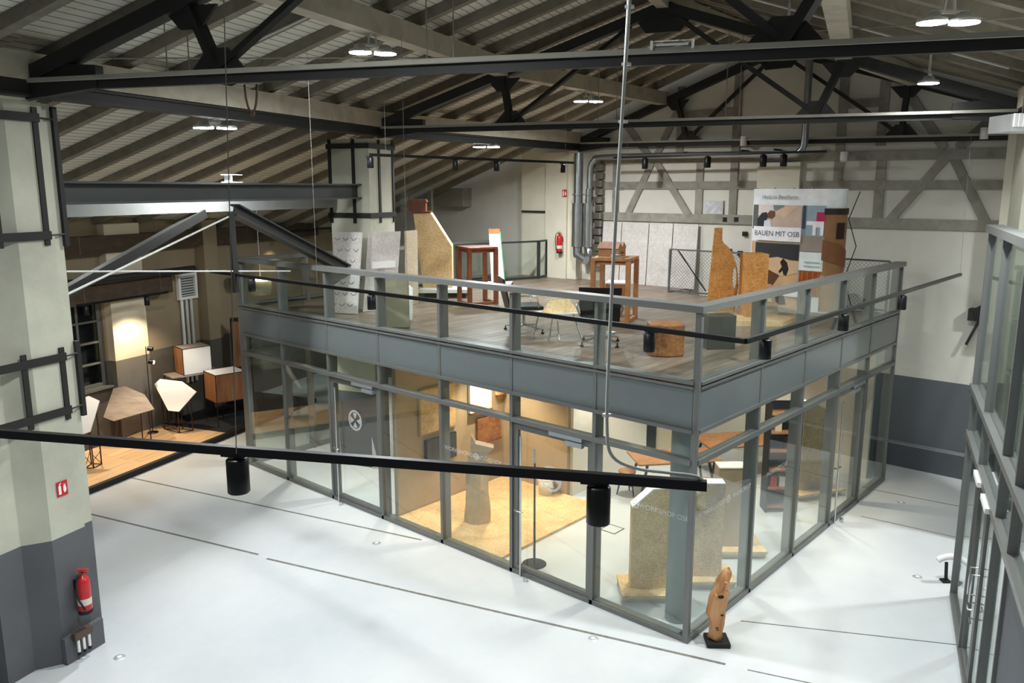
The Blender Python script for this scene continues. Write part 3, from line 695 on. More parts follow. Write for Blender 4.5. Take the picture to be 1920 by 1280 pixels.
bay('small lit roof lamp beside the ridge', (2.2,.05,8.05), 9.1, R(20), .25, False)
bay('small lit roof lamp low on the right roof slope', (4.95,-1.05,7.6), 8.2, R(20), .1, False)
bay('small lit lamp tucked behind the near pillar at the crane beam', (-4.5,8.1,6.14), 6.9, R(0), .12, False)
bay('added unseen twin roof lamp brightening the foreground floor', (-6.0,.2,7.9), 8.3, R(-30), 1.3)  # extra lamp outside the view, there for foreground floor brightness
dp = thing('drum_pendant', 'beige drum pendant lamp glowing at its upper rim, behind the far railing', 'pendant lamp', (.72,11.22,3.85))
obj('shade', MB().lathe([(.22,-.16),(.24,.16),(.23,.16),(.21,-.15),(.001,-.15)], 24), plain('beige_fabric_shade', (190,176,146), .8), dp)
obj('glow_ring', MB().lathe([(.20,.15),(.235,.17),(.245,.165),(.2,.14)], 24), M_LEDW, dp); obj('cord', MB().cyl((0,0,.1), (0,0,1.9), .006, 6), M_CABLE, dp)

# ------------------------------------------------------------------ tracks with spotlights
def track(name_label, pts, wires=(), zc=None):
    t = thing('light_track', name_label, 'light track', pts[0])
    m = MB()
    for a, b in zip(pts, pts[1:]): m.beam(a, b, .04, .048)
    wp('rail', m, M_BLACK, t)
    for a, b in wires: wp('suspension_wire', MB().cyl(a, b, .003, 5), M_WIREC, t)
    return t
def spot(label, loc, aim=None, color=NEUT, power=0, ang=60, rz=0, s=1.0):
    t = thing('track_spotlight', label, 'spotlight', loc, rz, 'black track spotlights')
    obj('adapter', MB().bx(-.09*s, .05*s, -.016, .016, -.036, -.022).cyl((0,0,-.045), (0,0,-.03), .02, 8), M_BLACK, t)
    h = obj('housing', MB().lathe([(.001,-.042),(.052*s,-.042),(.06*s,-.05),(.06*s,-.232*s),(.056*s,-.237*s),(.05*s,-.225*s),(.001,-.225*s)], 24), M_BLACK, t)
    if power:
        a = Vector((0,0,-1)) if aim is None else (Vector(aim)-Vector(loc)).normalized()
        q = a.to_track_quat('-Z', 'Y').to_euler()
        lamp('spot_light', 'SPOT', Vector((0,0,-.28*s)), power, color, t, .05, R(ang), .6, q)
T1a, T1b = Vector((-8.437,1.95,4.6)), Vector((-5.627,-3.074,4.6))
track('black lighting track slanting across the foreground', [T1a, T1b], [((-6.9,-1.0,4.62), (-6.71,-.84,7.1)), ((-8.2,1.75,4.62), (-8.2,1.75,7.0))])
spot('large black spotlight on the foreground track, left one', (-6.843,-.9,4.6), (-5.6,2.5,0), NEUT, SPOT_W, 90, R(-62))
spot('large black spotlight on the foreground track, right one under the hanging cable', (-5.88,-2.622,4.6), (-3.6,-1.0,0), NEUT, SPOT_W, 90, R(-62))
cabp = [(-5.53,-2.5,6.9), (-5.72,-2.58,5.95), (-5.83,-2.63,5.2), (-5.875,-2.66,4.85), (-5.865,-2.69,4.72), (-5.80,-2.78,4.665), (-5.72,-2.90,4.65), (-5.645,-3.02,4.64), (-5.63,-3.06,4.615)]
def smooth(P, n=5):
    P = [Vector(p) for p in P]; out = []
    for i in range(len(P)-1):
        a, b, c, d = P[max(i-1,0)], P[i], P[i+1], P[min(i+2,len(P)-1)]
        for k in range(n):
            t = k/n; out.append(.5*((2*b)+(c-a)*t+(2*a-5*b+4*c-d)*t*t+(3*b-a-3*c+d)*t*t*t))
    return out+[P[-1]]
cc = thing('hanging_cable', 'grey cable with white clips hanging in the centre down to the foreground track', 'cable', (-5.53,-2.5,6.9))
wp('sheath', MB().tube([(-5.36,-2.4,7.5)]+smooth(cabp), .0085, 8), M_CABLE, cc)
wp('rod', MB().cyl((-5.36,-2.4,7.5), (-5.80,-2.615,5.4), .007, 6), M_GALV, cc)
for f in (0, .12, .24, .36, .5, .64, .8, .97):
    p = Vector((-5.44,-2.45,7.15)).lerp(Vector((-5.87,-2.65,4.85)), f); wp('clip', MB().box(p, (.034,.034,.014)), M_WHITE, cc)
X2 = -2.0; Y2 = -1.54
track('long black lighting track bent in an L in front of the office corner', [(X2,8.3,4.6), (X2,Y2,4.6), (6.0,Y2,4.6)],
      [((X2,5.2,4.62), (X2,5.2,8.1)), ((5.95,Y2,4.62), (6.25,-1.42,7.3)), ((X2,3.2,4.62), (X2,3.2,7.9))])
spot('black spotlight on the bent track, nearest right of its corner', (-1.554,Y2,4.6), (-1.5,Y2-.3,0), NEUT, SPOT_W, 80)
spot('black spotlight on the bent track, second right of its corner', (.585,Y2,4.6), (.6,Y2-.3,0), NEUT, SPOT_W, 80)
spot('black spotlight on the bent track, nearest its far right end', (2.834,Y2,4.6), (2.9,Y2-.3,0), NEUT, SPOT_W, 80)
spot('black spotlight on the bent track in front of the wooden block', (X2,-.5,4.6), (X2-.4,-.5,0), NEUT, SPOT_W, 80, R(90))
spot('black spotlight on the bent track in front of the leaning white boards', (X2,3.95,4.6), (X2-.4,3.95,0), NEUT, SPOT_W, 80, R(90))
spot('black spotlight on the bent track at its far left part', (X2,7.0,4.6), (X2-.4,7.0,0), NEUT, SPOT_W, 80, R(90))
track('black lighting track hung high over the left of the upper floor', [(-.34,5.95,6.55), (5.2,5.95,6.55)], [((0,5.95,6.57), (0,5.95,8.3)), ((4.9,5.95,6.57), (4.9,5.95,8.3))])
for lb, x in (('leftmost', -.33), ('second from left', 1.64), ('third from left', 2.75), ('rightmost', 4.83)):
    spot('black spotlight on the high left track, %s of four' % lb, (x,5.95,6.55), (x+1.0,6.9,3.5), NEUT, 30, 70, 0, .9)
track('black lighting track in front of the timber framed gable', [(8.55,7.2,6.78), (8.55,1.8,6.78)], [((8.55,6.8,6.8), (8.55,6.8,8.2)), ((8.55,2.2,6.8), (8.55,2.2,8.9))])
for lb, y in (('leftmost', 6.27), ('second from left', 4.56), ('third from left', 3.19), ('rightmost', 2.72)):
    spot('black spotlight on the gable track, %s of four' % lb, (8.55,y,6.78), (7.2 if y < 5 else 8.9,y-.4,4), NEUT, 22, 70, 0, 1.25)
def wspot(label, loc):
    t = thing('white_spotlight', label, 'spotlight', loc, 0, 'small white spotlights on the gable')
    obj('housing', MB().lathe([(.001,.11),(.07,.11),(.075,.1),(.075,-.11),(.001,-.11)], 18), M_WHITE, t); obj('bracket', MB().bx(-.02,.24,-.02,.02,.05,.09), M_WHITE, t)
wspot('white cylinder spotlight on the gable, left of the vertical pipe', (9.2,4.0,7.1)); wspot('white cylinder spotlight on the gable, above the display wall', (9.2,1.66,6.68)); wspot('white cylinder spotlight on the gable beside the right pillar', (9.2,-1.0,7.06))
tka = [wq(-1.4,.9,3.55), wq(1.1,.9,3.55)]
track('short black track by the dark window over the oak platform', [tuple(tka[0]), tuple(tka[1])], [(wq(-1.2,.9,3.56), wq(-1.2,.9,5.6)), (wq(.9,.9,3.56), wq(.9,.9,5.6))])
spot('black spotlight over the oak platform beside the dark window', tuple(wq(.45,.9,3.55)), tuple(wq(.55,.45,0)), WARM, 190, 120, R(18))
spot('added black spotlight lighting the oak platform, hidden behind the near pillar', tuple(wq(-1.2,.9,3.55)), (-2.0,12.5,.1), WARM, 300, 85, R(18))  # unseen spot added to light the platform floor
track('short black track on the far aisle wall above the railing', [tuple(wq(5.0,.4,4.75)), tuple(wq(8.5,.4,4.75))])
spot('black spotlight on the far aisle wall above the railing', tuple(wq(6.0,.45,4.75)), tuple(wq(6.0,0,3.0)), WARM, 30, 90, R(18))

# ------------------------------------------------------------------ ducts and pipes on the gable
dk = thing('ventilation_duct', 'pair of shiny galvanised ducts rising beside the fire extinguisher pier', 'duct', (9.0,8.6,3.9))
def duct(y, x, z0, z1, r, wide, bend):
    wp('duct_pipe', MB().tube(smooth([(x,y,z1), (x,y,(z0+z1)/2), (x,y,z0+.12), (x,y-.05,z0), (x-.02,y-bend*.5,z0-.06), (x-.04,y-bend,z0-.12)]), r, 14), M_GALV, dk)
    wp('duct_sleeve', MB().cyl((x,y,4.45), (x,y,5.6), wide, 18), M_GALV, dk)
    for z in (4.45, 5.6, 5.85): wp('clamp', MB().cyl((x,y,z-.012), (x,y,z+.012), wide*1.05, 18), M_GALV, dk)
duct(8.62, 8.95, 4.2, 6.95, .12, .16, .34); duct(8.34, 9.05, 4.35, 6.0, .08, .12, .1)
pp = thing('wall_pipe', 'long shiny pipe running along the gable and turning up to the roof', 'pipe', (9.15,8.3,6.0))
wp('pipe_run', MB().tube(smooth([(9.05,8.3,6.0), (9.05,8.3,6.55), (9.08,8.2,6.75), (9.1,7.95,6.82), (9.15,6,6.82), (9.15,4,6.79), (9.15,2.85,6.76), (9.14,2.62,6.82), (9.13,2.52,7.05), (9.13,2.52,8.0), (9.13,2.52,8.95)], 6), .075, 12), M_GALV, pp)
for y in (7, 5.5, 4, 3.2): wp('pipe_clip', MB().bx(9.1,9.5,y-.015,y+.015,6.86,6.9), M_CHORD, pp)

# ------------------------------------------------------------------ fire extinguishers, signs, sockets
def extinguisher(label, loc, rz, s=1.0):
    t = thing('fire_extinguisher', label, 'extinguisher', loc, rz)      # back of the bottle against local +y
    obj('bottle', MB().lathe([(.001,0),(.07*s,0),(.08*s,.02),(.08*s,.40*s),(.07*s,.45*s),(.03*s,.485*s),(.022*s,.5*s)], 24), M_SHUT, t)
    obj('foot_ring', MB().lathe([(.081*s,0),(.084*s,.005),(.084*s,.045*s),(.08*s,.05*s)], 24), M_BLACKM, t)
    obj('label_band', MB().lathe([(.0805*s,.12*s),(.0812*s,.125*s),(.0812*s,.20*s),(.0805*s,.205*s)], 24), plain('extinguisher_label', (226,214,206), .5) if 'extinguisher_label' not in MATS else MATS['extinguisher_label'], t)
    v = obj('valve', MB().cyl((0,0,.49*s), (0,0,.54*s), .022*s, 12).box((.0,-.02,.565*s), (.03,.13*s,.02), .5).box((0,-.025,.53*s), (.02,.11*s,.014), .5), M_SHUT, t)
    obj('gauge', MB().cyl((.02,-.02,.55*s), (.03,-.05,.555*s), .022, 12), MATS.get('yellow_tag') or plain('yellow_tag', (214,190,60), .5), v)
    obj('hose', MB().tube(smooth([(0,-.02,.53*s), (-.07*s,-.03,.52*s), (-.115*s,-.03,.42*s), (-.11*s,-.03,.25*s), (-.075*s,-.05,.13*s), (-.06*s,-.07,.07*s)]), .011, 8), M_BLACKM, t)
    obj('wall_bracket', MB().bx(-.05,.05,.075,.11,.3*s,.44*s), M_BLACKM, t)
q = uvw(-3.2, 7.21, .6); extinguisher('red fire extinguisher hanging on the near pillar above the floor sockets', tuple(q), R(19.5), 1.05)
extinguisher('red fire extinguisher on the pier at the back of the upper floor', (9.02,9.3,4.22), R(-90), 1.05)
M_SIGN = plain('red_sign_enamel', (190,32,44), .4); M_SIGNW = plain('white_sign_print', (240,238,234), .5)
def ext_sign(label, o, ex, n, w, h):
    """red plate with white extinguisher pictogram and flame"""
    o, ex, n = Vector(o), Vector(ex), Vector(n); t = thing('safety_sign', label, 'sign', tuple(o)); up = Vector((0,0,1))
    P = lambda a, b, d=0: ex*a+up*b+n*d
    obj('plate', MB().extrude([P(-w/2,-h/2), P(w/2,-h/2), P(w/2,h/2), P(-w/2,h/2)], n*.006), M_SIGN, t)
    m = MB()
    def poly(pts): m.add([P(a*w, b*h, .0075) for a, b in pts], [tuple(range(len(pts)))])
    poly([(-.36,-.36),(-.12,-.36),(-.12,.18),(-.18,.26),(-.30,.26),(-.36,.18)]); poly([(-.28,.28),(-.20,.28),(-.06,.38),(-.08,.42),(-.28,.36)])
    poly([(.14,-.32),(.32,-.26),(.38,-.05),(.30,.12),(.34,.3),(.22,.16),(.2,.34),(.1,.1),(.08,-.12)])
    obj('pictogram', m, M_SIGNW, t)
ext_sign('red extinguisher sign high on the near pillar', tuple(uvw(-3.26,7.322,2.30)), UU, -VV, .15, .19)
ext_sign('red extinguisher sign on the pier at the back of the upper floor', (9.1,9.2,5.88), (0,-1,0), (-1,0,0), .15, .2)
so = thing('socket_block', 'dark socket block with three pale plugs low on the near pillar', 'socket', tuple(uvw(-3.28,7.25,.30)), R(19.5))
obj('block', MB().bx(-.13,.13,-.07,.0,.0,.1), plain('brown_socket_plastic', (84,66,56), .5), so)
for x in (-.08, 0, .08):
    p = obj('plug', MB().cyl((x,-.05,0), (x,-.05,-.17), .018, 10), M_SIGNW, so); obj('plug_tip', MB().cyl((x,-.05,-.17), (x,-.05,-.21), .022, 10), M_BLACKM, p)
def outlet(label, x, y):
    t = thing('floor_outlet', label, 'floor outlet', (x,y,0)); obj('lid', MB().lathe([(.001,.006),(.06,.006),(.075,0)], 20), M_SINK, t); obj('cap', MB().cyl((.0,.0,.006), (.0,.0,.012), .03, 14), M_WHITE, t)
outlet('round metal floor outlet in front of the near pillar', -5.2, 5.37); outlet('round metal floor outlet in front of the near glass door', -.756, .997)
outlet('round metal floor outlet in front of the long glazed front, centre', -.77, 5.565); outlet('round metal floor outlet in the right passage, nearer one', 4.07, -1.79); outlet('round metal floor outlet in the right passage, farther one', 7.16, -.66)
def small_box(label, y, z, s=.11):
    t = thing('wall_socket', label, 'wall socket', (9.46,y,z)); obj('plate', MB().bx(-.03,.03,-s/2,s/2,-s/2,s/2), M_BLACKM, t); obj('insert', MB().bx(-.035,-.03,-s/4,s/4,-s/4,s/4), M_BLACK, t)
for lb, y, z in (('upper left', 4.5,5.26), ('upper right', 4.2,5.27), ('middle', 3.97,4.93), ('lower left', 4.36,4.5), ('lower right', 4.07,4.46)): small_box('small black box on the gable left of the display wall, %s' % lb, y, z)
pc = thing('wall_picture', 'small framed grey print on the gable between the timber posts', 'picture', (9.46,4.81,5.55))
obj('frame', MB().bx(-.02,.02,-.24,.24,-.165,.165), M_CABLE, pc); obj('print', MB().bx(-.024,-.02,-.215,.215,-.14,.14), plain('grey_print', (196,198,202), .4, 0, .4, .25, 9), pc)
vm = thing('wall_motor', 'dark round motor with two rods on the far white wall', 'motor', (9.3,-1.3,3.5))
obj('drum', MB().cyl((-.1,0,.05), (.2,0,.05), .16, 20), M_BLACKM, vm); obj('housing', MB().bx(-.08,.16,-.28,.26,-.12,.12), M_CHORD, vm)
obj('rod', MB().beam((-.05,.05,-.1), (-.05,.24,-.62), .05, .05), M_CHORD, vm); obj('rod', MB().beam((-.05,-.2,-.1), (-.05,-.34,-.62), .05, .05), M_CHORD, vm); obj('cord', MB().tube(smooth([(0,0,-.1), (.12,.02,-.9), (.16,.1,-1.6)]), .008, 6), M_CABLE, vm)

ch = thing('chain_loop', 'brown chain loop hanging below the nearest truss', 'chain', (-4.1,3.25,7.1), R(-60))
obj('chain', MB().tube(smooth([(-.07,0,0), (-.065,0,-.12), (-.04,0,-.24), (0,0,-.29), (.04,0,-.24), (.065,0,-.12), (.07,0,0)]), .012, 6), plain('rusty_chain', (70,52,38), .8), ch); obj('hook', MB().ball((0,0,-.31), .03, 10, 6), MATS['rusty_chain'], ch)
sl_ = thing('strip_luminaire', 'small clear strip luminaire on the tray of the nearest truss', 'lamp', tuple(on(1,.655,7.25)-Vector((.11,.04,0))), math.atan2(-9.0,4.3))
obj('casing', MB().bx(-.17,.17,-.03,.03,-.03,.04), M_ACRYL, sl_); obj('tube', MB().cyl((-.14,0,.01), (.14,0,.01), .012, 8), M_WHITE, sl_); obj('end_cap', MB().bx(-.19,-.17,-.032,.032,-.032,.042), M_WHITE, sl_); obj('end_cap', MB().bx(.17,.19,-.032,.032,-.032,.042), M_WHITE, sl_)
hh = thing('air_heater', 'white louvred air heater hanging at the right end of the middle truss', 'heater', (3.62,-2.52,6.86), R(-48))
obj('casing', MB().bx(-.12,.5,-.1,.4,-.12,.1), M_SINK, hh)
for k in range(4): obj('louvre', MB().box((-.08+k*.06,-.115,.02-.0*k), (.045,.03,.17), .3), M_WHITE, hh)
obj('hanger', MB().cyl((.2,.2,.1), (.2,.2,.9), .01, 6), M_WIREC, hh)
bk = thing('beam_bracket', 'small white steel bracket standing on the long beam between the pillars', 'bracket', tuple(rowp(.49,6.1)), R(19.5))
obj('bottom_flange', MB().bx(-.16,.16,-.08,.08,0,.012), M_WHITE, bk); obj('web', MB().bx(-.1,-.07,-.07,.07,.012,.12), M_WHITE, bk); obj('top_flange', MB().bx(-.16,.16,-.08,.08,.12,.132), M_WHITE, bk)
# ------------------------------------------------------------------ on the upper floor
def lean_board(name, label, a, b, h, top_off, th, mat, group=None, z0=DZ):
    """board standing on edge a-b (xy), leaning so that its top is shifted by top_off"""
    a, b = Vector((a[0],a[1],z0)), Vector((b[0],b[1],z0)); up = Vector((top_off[0], top_off[1], math.sqrt(max(.01, h*h-top_off[0]**2-top_off[1]**2))))
    n = (b-a).cross(up).normalized()*th; c = (a+b)/2
    o = obj(name, MB().extrude([a-c, b-c, b+up-c, a+up-c], n), mat, None, tuple(c)); tag(o, label, 'board', group); return o, a-c, b-c, up, n
o, a, b, up, n = lean_board('relief_board', 'pale board with curved chevron relief leaning on the strapped pillar', (.86,8.86), (1.10,8.27), 1.66, (.3,.14), .03, M_OSBP)
for r in range(7):
    m = MB()
    for cidx in range(3):
        u, v = (.16+.3*cidx+(.06 if r % 2 else -.04)), .09+r*.135
        P = [a+(b-a)*(u+du)+up*(v+dv)+n*1.05 for du, dv in ((-.09,.03),(-.045,.008),(0,0),(.045,.008),(.09,.03))]
        m.tube(P, .009, 5)
    obj('relief_row', m, MATS.get('grey_relief') or plain('grey_relief', (132,128,120), .7), o)
o, a, b, up, n = lean_board('osb_board', 'wide pale bluish strand board leaning on the strapped pillar', (1.36,8.46), (2.13,8.33), 1.64, (.28,.1), .03, M_OSBP)
st = thing('paper_strip', 'white paper strip fixed across the pale bluish strand board', 'paper', (1.86,8.33,4.45)); obj('sheet', MB().beam((-.27,.05,0), (.27,-.05,0), .006, .14), M_WHITE, st)
lean_board('osb_board', 'narrow greyish strand board leaning at the right of the strapped pillar', (2.45,8.36), (2.92,8.50), 1.62, (.12,.12), .03, M_OSBG)
lean_board('timber_plank', 'dark greenish plank leaning low behind the railing', (.40,6.62), (.66,6.2), 1.0, (.3,.34), .04, plain('greenish_weathered_plank', (104,100,80), .7, 0, .3, .2, 5))
wpz = thing('brochure_stand', 'white wedge shaped brochure stand with red mark near the railing', 'display stand', (1.3,7.0,DZ), CRZ)
obj('body', MB().extrude([(-.12,-.06,0),(.10,-.06,0),(.12,-.02,.6),(.06,-.02,.66),(-.14,-.02,.64)], (0,.1,0)), M_WHITE, wpz); obj('red_mark', MB().bx(-.08,0.0,-.063,-.05,.3,.36), M_SIGN, wpz)
# tall strand-board plinth with acrylic case
pl = thing('display_plinth', 'tall tan strand board plinth with slanted shoulder on a white base', 'plinth', (4.28,9.24,DZ), CRZ)
obj('base_plate', MB().bx(-.42,.75,-.6,.55,.12,.2), M_WHITE, pl); obj('base_feet', MB().bx(-.3,.65,-.45,.45,0,.12), M_BLACKM, pl)
obj('panel', MB().extrude([(-.35,-.25,.2),(.34,-.25,.2),(.34,-.25,1.18),(-.14,-.25,1.95),(-.54,-.25,1.93)], (0,.5,0)), M_OSB, pl)
ca = thing('acrylic_case', 'clear acrylic case with a small wooden model on top of the strand board plinth', 'display case', (4.28+RX.x*-.46,9.24+RX.y*-.46,DZ+1.955), CRZ)
obj('cover', MB().bx(-.38,.34,-.28,.28,0.0,.52), M_ACRYL, ca)
obj('base_board', MB().bx(-.36,.32,-.26,.26,.003,.03), M_RED, ca); obj('model', MB().bx(-.22,.2,-.18,.18,.03,.24).extrude([(-.24,-.2,.24),(.23,-.2,.24),(.2,-.2,.3),(-.2,-.2,.3)], (0,.4,0)), M_RED, ca)
# tall tables
def tall_table(name, label, cx, cy, w, d, h, rz, mat, th=.05, leg=.085, bars=True):
    t = thing(name, label, 'table', (cx,cy,DZ), rz)
    o = obj('tabletop', MB().bx(-w/2-.04, w/2+.04, -d/2-.04, d/2+.04, h-th, h), mat, t); bevel(o, .006)
    obj('apron', MB().bx(-w/2+.02, w/2-.02, -d/2+.02, d/2-.02, h-th-.07, h-th), mat, t)
    for x in (-1, 1):
        for y in (-1, 1): obj('leg', MB().bx(x*w/2-leg/2, x*w/2+leg/2, y*d/2-leg/2, y*d/2+leg/2, 0, h-th), mat, t)
    if bars:
        for x in (-1, 1): obj('stretcher', MB().bx(x*w/2-.03, x*w/2+.03, -d/2+leg/2, d/2-leg/2, .0, .06), mat, t)
        obj('stretcher', MB().bx(-w/2+leg/2, w/2-leg/2, -d/2-.03, -d/2+.03, .0, .06), mat, t)
    return t
tall_table('display_table', 'tall red brown wooden display table near the strand board plinth', 3.87, 7.56, .62, .62, 1.26, R(-24), M_RED)
tall_table('display_table', 'tall oak display table carrying the small wooden house model', 3.98, 3.99, .68, .68, 1.22, R(20), M_OAKT, .06)
hm = thing('house_model', 'small wooden house model on the tall oak table', 'model', (3.95,4.05,DZ+1.22), R(15))
obj('walls', MB().bx(-.22,.22,-.2,.2,0,.17), M_OAKT, hm)
for x in (-.12, .1): obj('roof', MB().extrude([(x-.14,-.21,.17),(x+.14,-.21,.17),(x,-.21,.28)], (0,.42,0)), M_OAKT, hm)
for x in (-.02, .06): obj('window_opening', MB().bx(x-.02,x+.02,-.204,-.199,.06,.1), M_BLACKM, hm)
obj('base_board', MB().bx(-.27,.3,-.25,.25,0,.012), M_OSB, hm)
cub = obj('wooden_cube', MB().bx(-.24,.24,-.24,.24,0,.5), M_STUMP, None, (5.6,5.0,DZ), (0,0,R(25))); bevel(cub, .01); tag(cub, 'rust brown wooden cube with pale top behind the tall oak table', 'block')
ct = obj('pale_lid', MB().bx(-.245,.245,-.245,.245,.5,.53), M_WHITE, cub)
# white slab display
sl = thing('info_stele', 'white slab display with wooden cap before the glass balustrade', 'display stand', (6.68,9.55,DZ), CRZ)
obj('slab', MB().extrude([(-.14,-.12,.08),(.20,-.12,.08),(.08,-.02,1.36),(-.2,-.02,1.36)], (0,.16,0)), M_WHITE, sl); obj('cap', MB().extrude([(.082,-.022,1.3),(-.205,-.022,1.3),(-.21,-.02,1.47),(.075,-.02,1.47)], (0,.165,0)), M_OAKT, sl)
obj('edge_strip', MB().extrude([(.2,-.1,.08),(.22,-.1,.08),(.1,-.02,1.4),(.08,-.02,1.4)], (0,.12,0)), plain('green_edge_strip', (90,170,120), .5), sl)
obj('foot', MB().prism([(-.3,-.28),(.36,-.28),(.42,.3),(-.24,.3)], .02, .07), M_WHITE, sl); obj('foot_rim', MB().prism([(-.31,-.29),(.37,-.29),(.43,.31),(-.25,.31)], 0, .03), M_BLACKM, sl)
# pale boards against the gable
yy = [8.09, 7.47, 6.62, 5.9, 5.18]
for k, lb in enumerate(('leftmost', 'second from left', 'third from left', 'rightmost')):
    lean_board('osb_sheet', 'pale strand board standing against the gable, %s of four' % lb, (9.3,yy[k]-.012), (9.3,yy[k+1]+.012), 1.63, (.1,0), -.025, M_OSBP, 'pale boards against the gable')
# conference chairs
def office_chair(label, x, y, rz):
    t = thing('swivel_chair', label, 'chair', (x,y,DZ), rz)       # faces local +y
    s = obj('seat', MB().bx(-.3,.3,-.26,.3,.42,.49), M_BLACK, t); bevel(s, .02, 3)
    P = [(-.31,-.26,.40),(.31,-.26,.40),(.34,-.40,.98),(-.34,-.40,.98)]
    b = obj('backrest', MB().extrude(P, (0,-.035,.0)), M_BLACK, t); bevel(b, .012, 2)
    for sg in (-1, 1):
        obj('armrest', MB().tube(smooth([(sg*.32,-.29,.5), (sg*.37,-.30,.64), (sg*.37,-.24,.68), (sg*.37,.12,.67), (sg*.36,.18,.6), (sg*.31,.2,.46)], 4), .012, 8), M_CHROME, t)
    obj('column', MB().cyl((0,0,.12), (0,0,.42), .028, 12), M_CHROME, t)
    for k in range(4):
        a = math.pi/4+k*math.pi/2; e = Vector((math.cos(a)*.40, math.sin(a)*.40, 0))
        l = obj('base_arm', MB().beam((0,0,.13), e+Vector((0,0,.075)), .035, .028), M_CHROME, t)
        obj('glide', MB().cyl(e, e+Vector((0,0,.025)), .03, 10).cyl(e+Vector((0,0,.025)), e+Vector((0,0,.07)), .012, 8), M_BLACKM, l)
office_chair('black swivel chair seen from the side, left of the low white table', 1.78, 4.42, math.atan2(-.75,.66)-math.pi/2+R(10))
office_chair('black swivel chair with its back to the railing, right of the low white table', 1.72, 2.72, math.atan2(.66,.75)-math.pi/2+R(-8))
lt = thing('low_table', 'low white table with irregular top and splayed chrome legs between the chairs', 'table', (1.62,3.55,DZ), CRZ)
obj('tabletop', MB().prism([(-.47,.0),(-.05,-.2),(.40,-.08),(.36,.22),(-.1,.3)], .435, .455), M_WHITE, lt)
for x, y, ex, ey in ((-.3,.0,-.42,-.12), (.0,-.08,.03,-.25), (.28,.05,.42,-.05), (-.05,.18,-.1,.3)): obj('leg', MB().cyl((ex,ey,0), (x,y,.435), .013, 8), M_CHROME, lt)
wdg = obj('wood_wedge', MB().add([(-.27,-.1,0),(.0,-.14,0),(.36,-.02,0),(.32,.16,0),(-.1,.2,0),(-.12,-.02,.2),(.22,.1,.21)], [(0,1,5),(1,2,6,5),(2,3,6),(3,4,5,6),(4,0,5),(0,4,3,2,1)]), M_OSB, None, (1.63,3.56,DZ+.456), (0,0,CRZ)); tag(wdg, 'folded wooden wedge model lying on the low white table', 'model')
blk = obj('wooden_block', MB().prism([(-.27,-.17),(-.05,-.29),(.25,-.24),(.31,.08),(.12,.28),(-.22,.18)], 0, .49), M_STUMP, None, (1.7,1.52,DZ), (0,0,CRZ+R(8))); bevel(blk, .02, 2); tag(blk, 'large rust brown wooden block beside the corner railing', 'block')
spk = thing('black_box', 'upright black box standing behind the corner post of the railing', 'box', (2.70,1.12,DZ), CRZ+R(6))
o = obj('body', MB().bx(-.23,.23,-.16,.16,0,.54), M_BLACK, spk); bevel(o, .01); obj('front_cloth', MB().bx(-.2,-.01,-.166,-.158,.03,.51), M_BLACK, spk); obj('front_cloth', MB().bx(.01,.2,-.166,-.158,.03,.51), M_BLACK, spk)
# strand board cut-out, box and base plate
bp = obj('base_panel', MB().prism([(-.95,-.35),(.5,-.45),(.95,.1),(.3,.75),(-.7,.7)], 0, .09), M_OSB, None, (5.35,1.85,DZ), (0,0,CRZ)); tag(bp, 'flat pale strand board base under the orange box and cut-out', 'base')
oc = thing('cutout_panel', 'orange strand board cut-out with curved edge and oval hole', 'sculpture', (5.82,2.54,DZ+.09), CRZ)
out = [(-.40,0),(.16,0),(.185,.25),(.21,.5),(.19,.72),(.16,.9),(.08,1.12),(-.02,1.28),(-.12,1.36),(-.155,1.42),(-.16,1.66),(-.31,1.66)]
hole = [(.10,.5),(.14,.45),(.165,.55),(.165,.78),(.14,.9),(.10,.84),(.085,.68)]
bm_ = bmesh.new()
def ring(P): 
    vs = [bm_.verts.new((x,0,z)) for x, z in P]; return [bm_.edges.new((vs[i], vs[(i+1)%len(vs)])) for i in range(len(vs))]
es = ring(out)+ring(hole); bmesh.ops.triangle_fill(bm_, use_beauty=True, edges=es)
g = bmesh.ops.extrude_face_region(bm_, geom=bm_.faces[:]); bmesh.ops.translate(bm_, verts=[v for v in g['geom'] if isinstance(v, bmesh.types.BMVert)], vec=(0,.05,0))
bmesh.ops.recalc_face_normals(bm_, faces=bm_.faces); me = bpy.data.meshes.new('panel'); bm_.to_mesh(me); bm_.free()
obj('panel', me, M_OSBO, oc); obj('foot', MB().bx(-.3,.1,-.12,.2,0,.04), M_OSBO, oc)
ob = thing('open_box', 'upright orange strand board box open at the top beside the cut-out', 'box', (5.70,1.96,DZ+.09), CRZ+R(4))
for a in ((-.2,.2,-.22,-.19), (-.2,.2,.19,.22), (-.2,-.17,-.19,.19), (.17,.2,-.19,.19)): obj('side_panel', MB().bx(a[0],a[1],a[2],a[3],0,1.2), M_OSBO, ob)
obj('bottom_panel', MB().bx(-.17,.17,-.19,.19,0,.03), M_OSBO, ob)

# ------------------------------------------------------------------ curved pop-up display wall
dw = thing('display_wall', 'tall curved pop-up display wall with printed photographs and white header', 'banner', (7.55,2.1,DZ))
PLa = Vector((7.62,2.95)); PRa = Vector((7.30,1.30)); PRb = Vector((7.78,.97))
W1 = (PRa-PLa).length
def bcurve(s):
    """outline of the wall in plan: a gentle bow, then a tight turn back at the right end"""
    d = (PRa-PLa).normalized(); n = Vector((d.y, -d.x))
    if s <= W1:
        f = s/W1; p = PLa+d*s-Vector((abs(n.x), n.y if n.x > 0 else -n.y))*(.0)*math.sin(math.pi*f); bow = .08*math.sin(math.pi*f)
        return p+Vector((-1, -.2))*bow
    t = (s-W1); r = .3; a = min(t/r, R(145)); ang = math.atan2(d.y, d.x)
    c = PRa+Vector((-d.y, d.x))*r
    return c+Vector((math.cos(ang-math.pi/2+a), math.sin(ang-math.pi/2+a)))*r
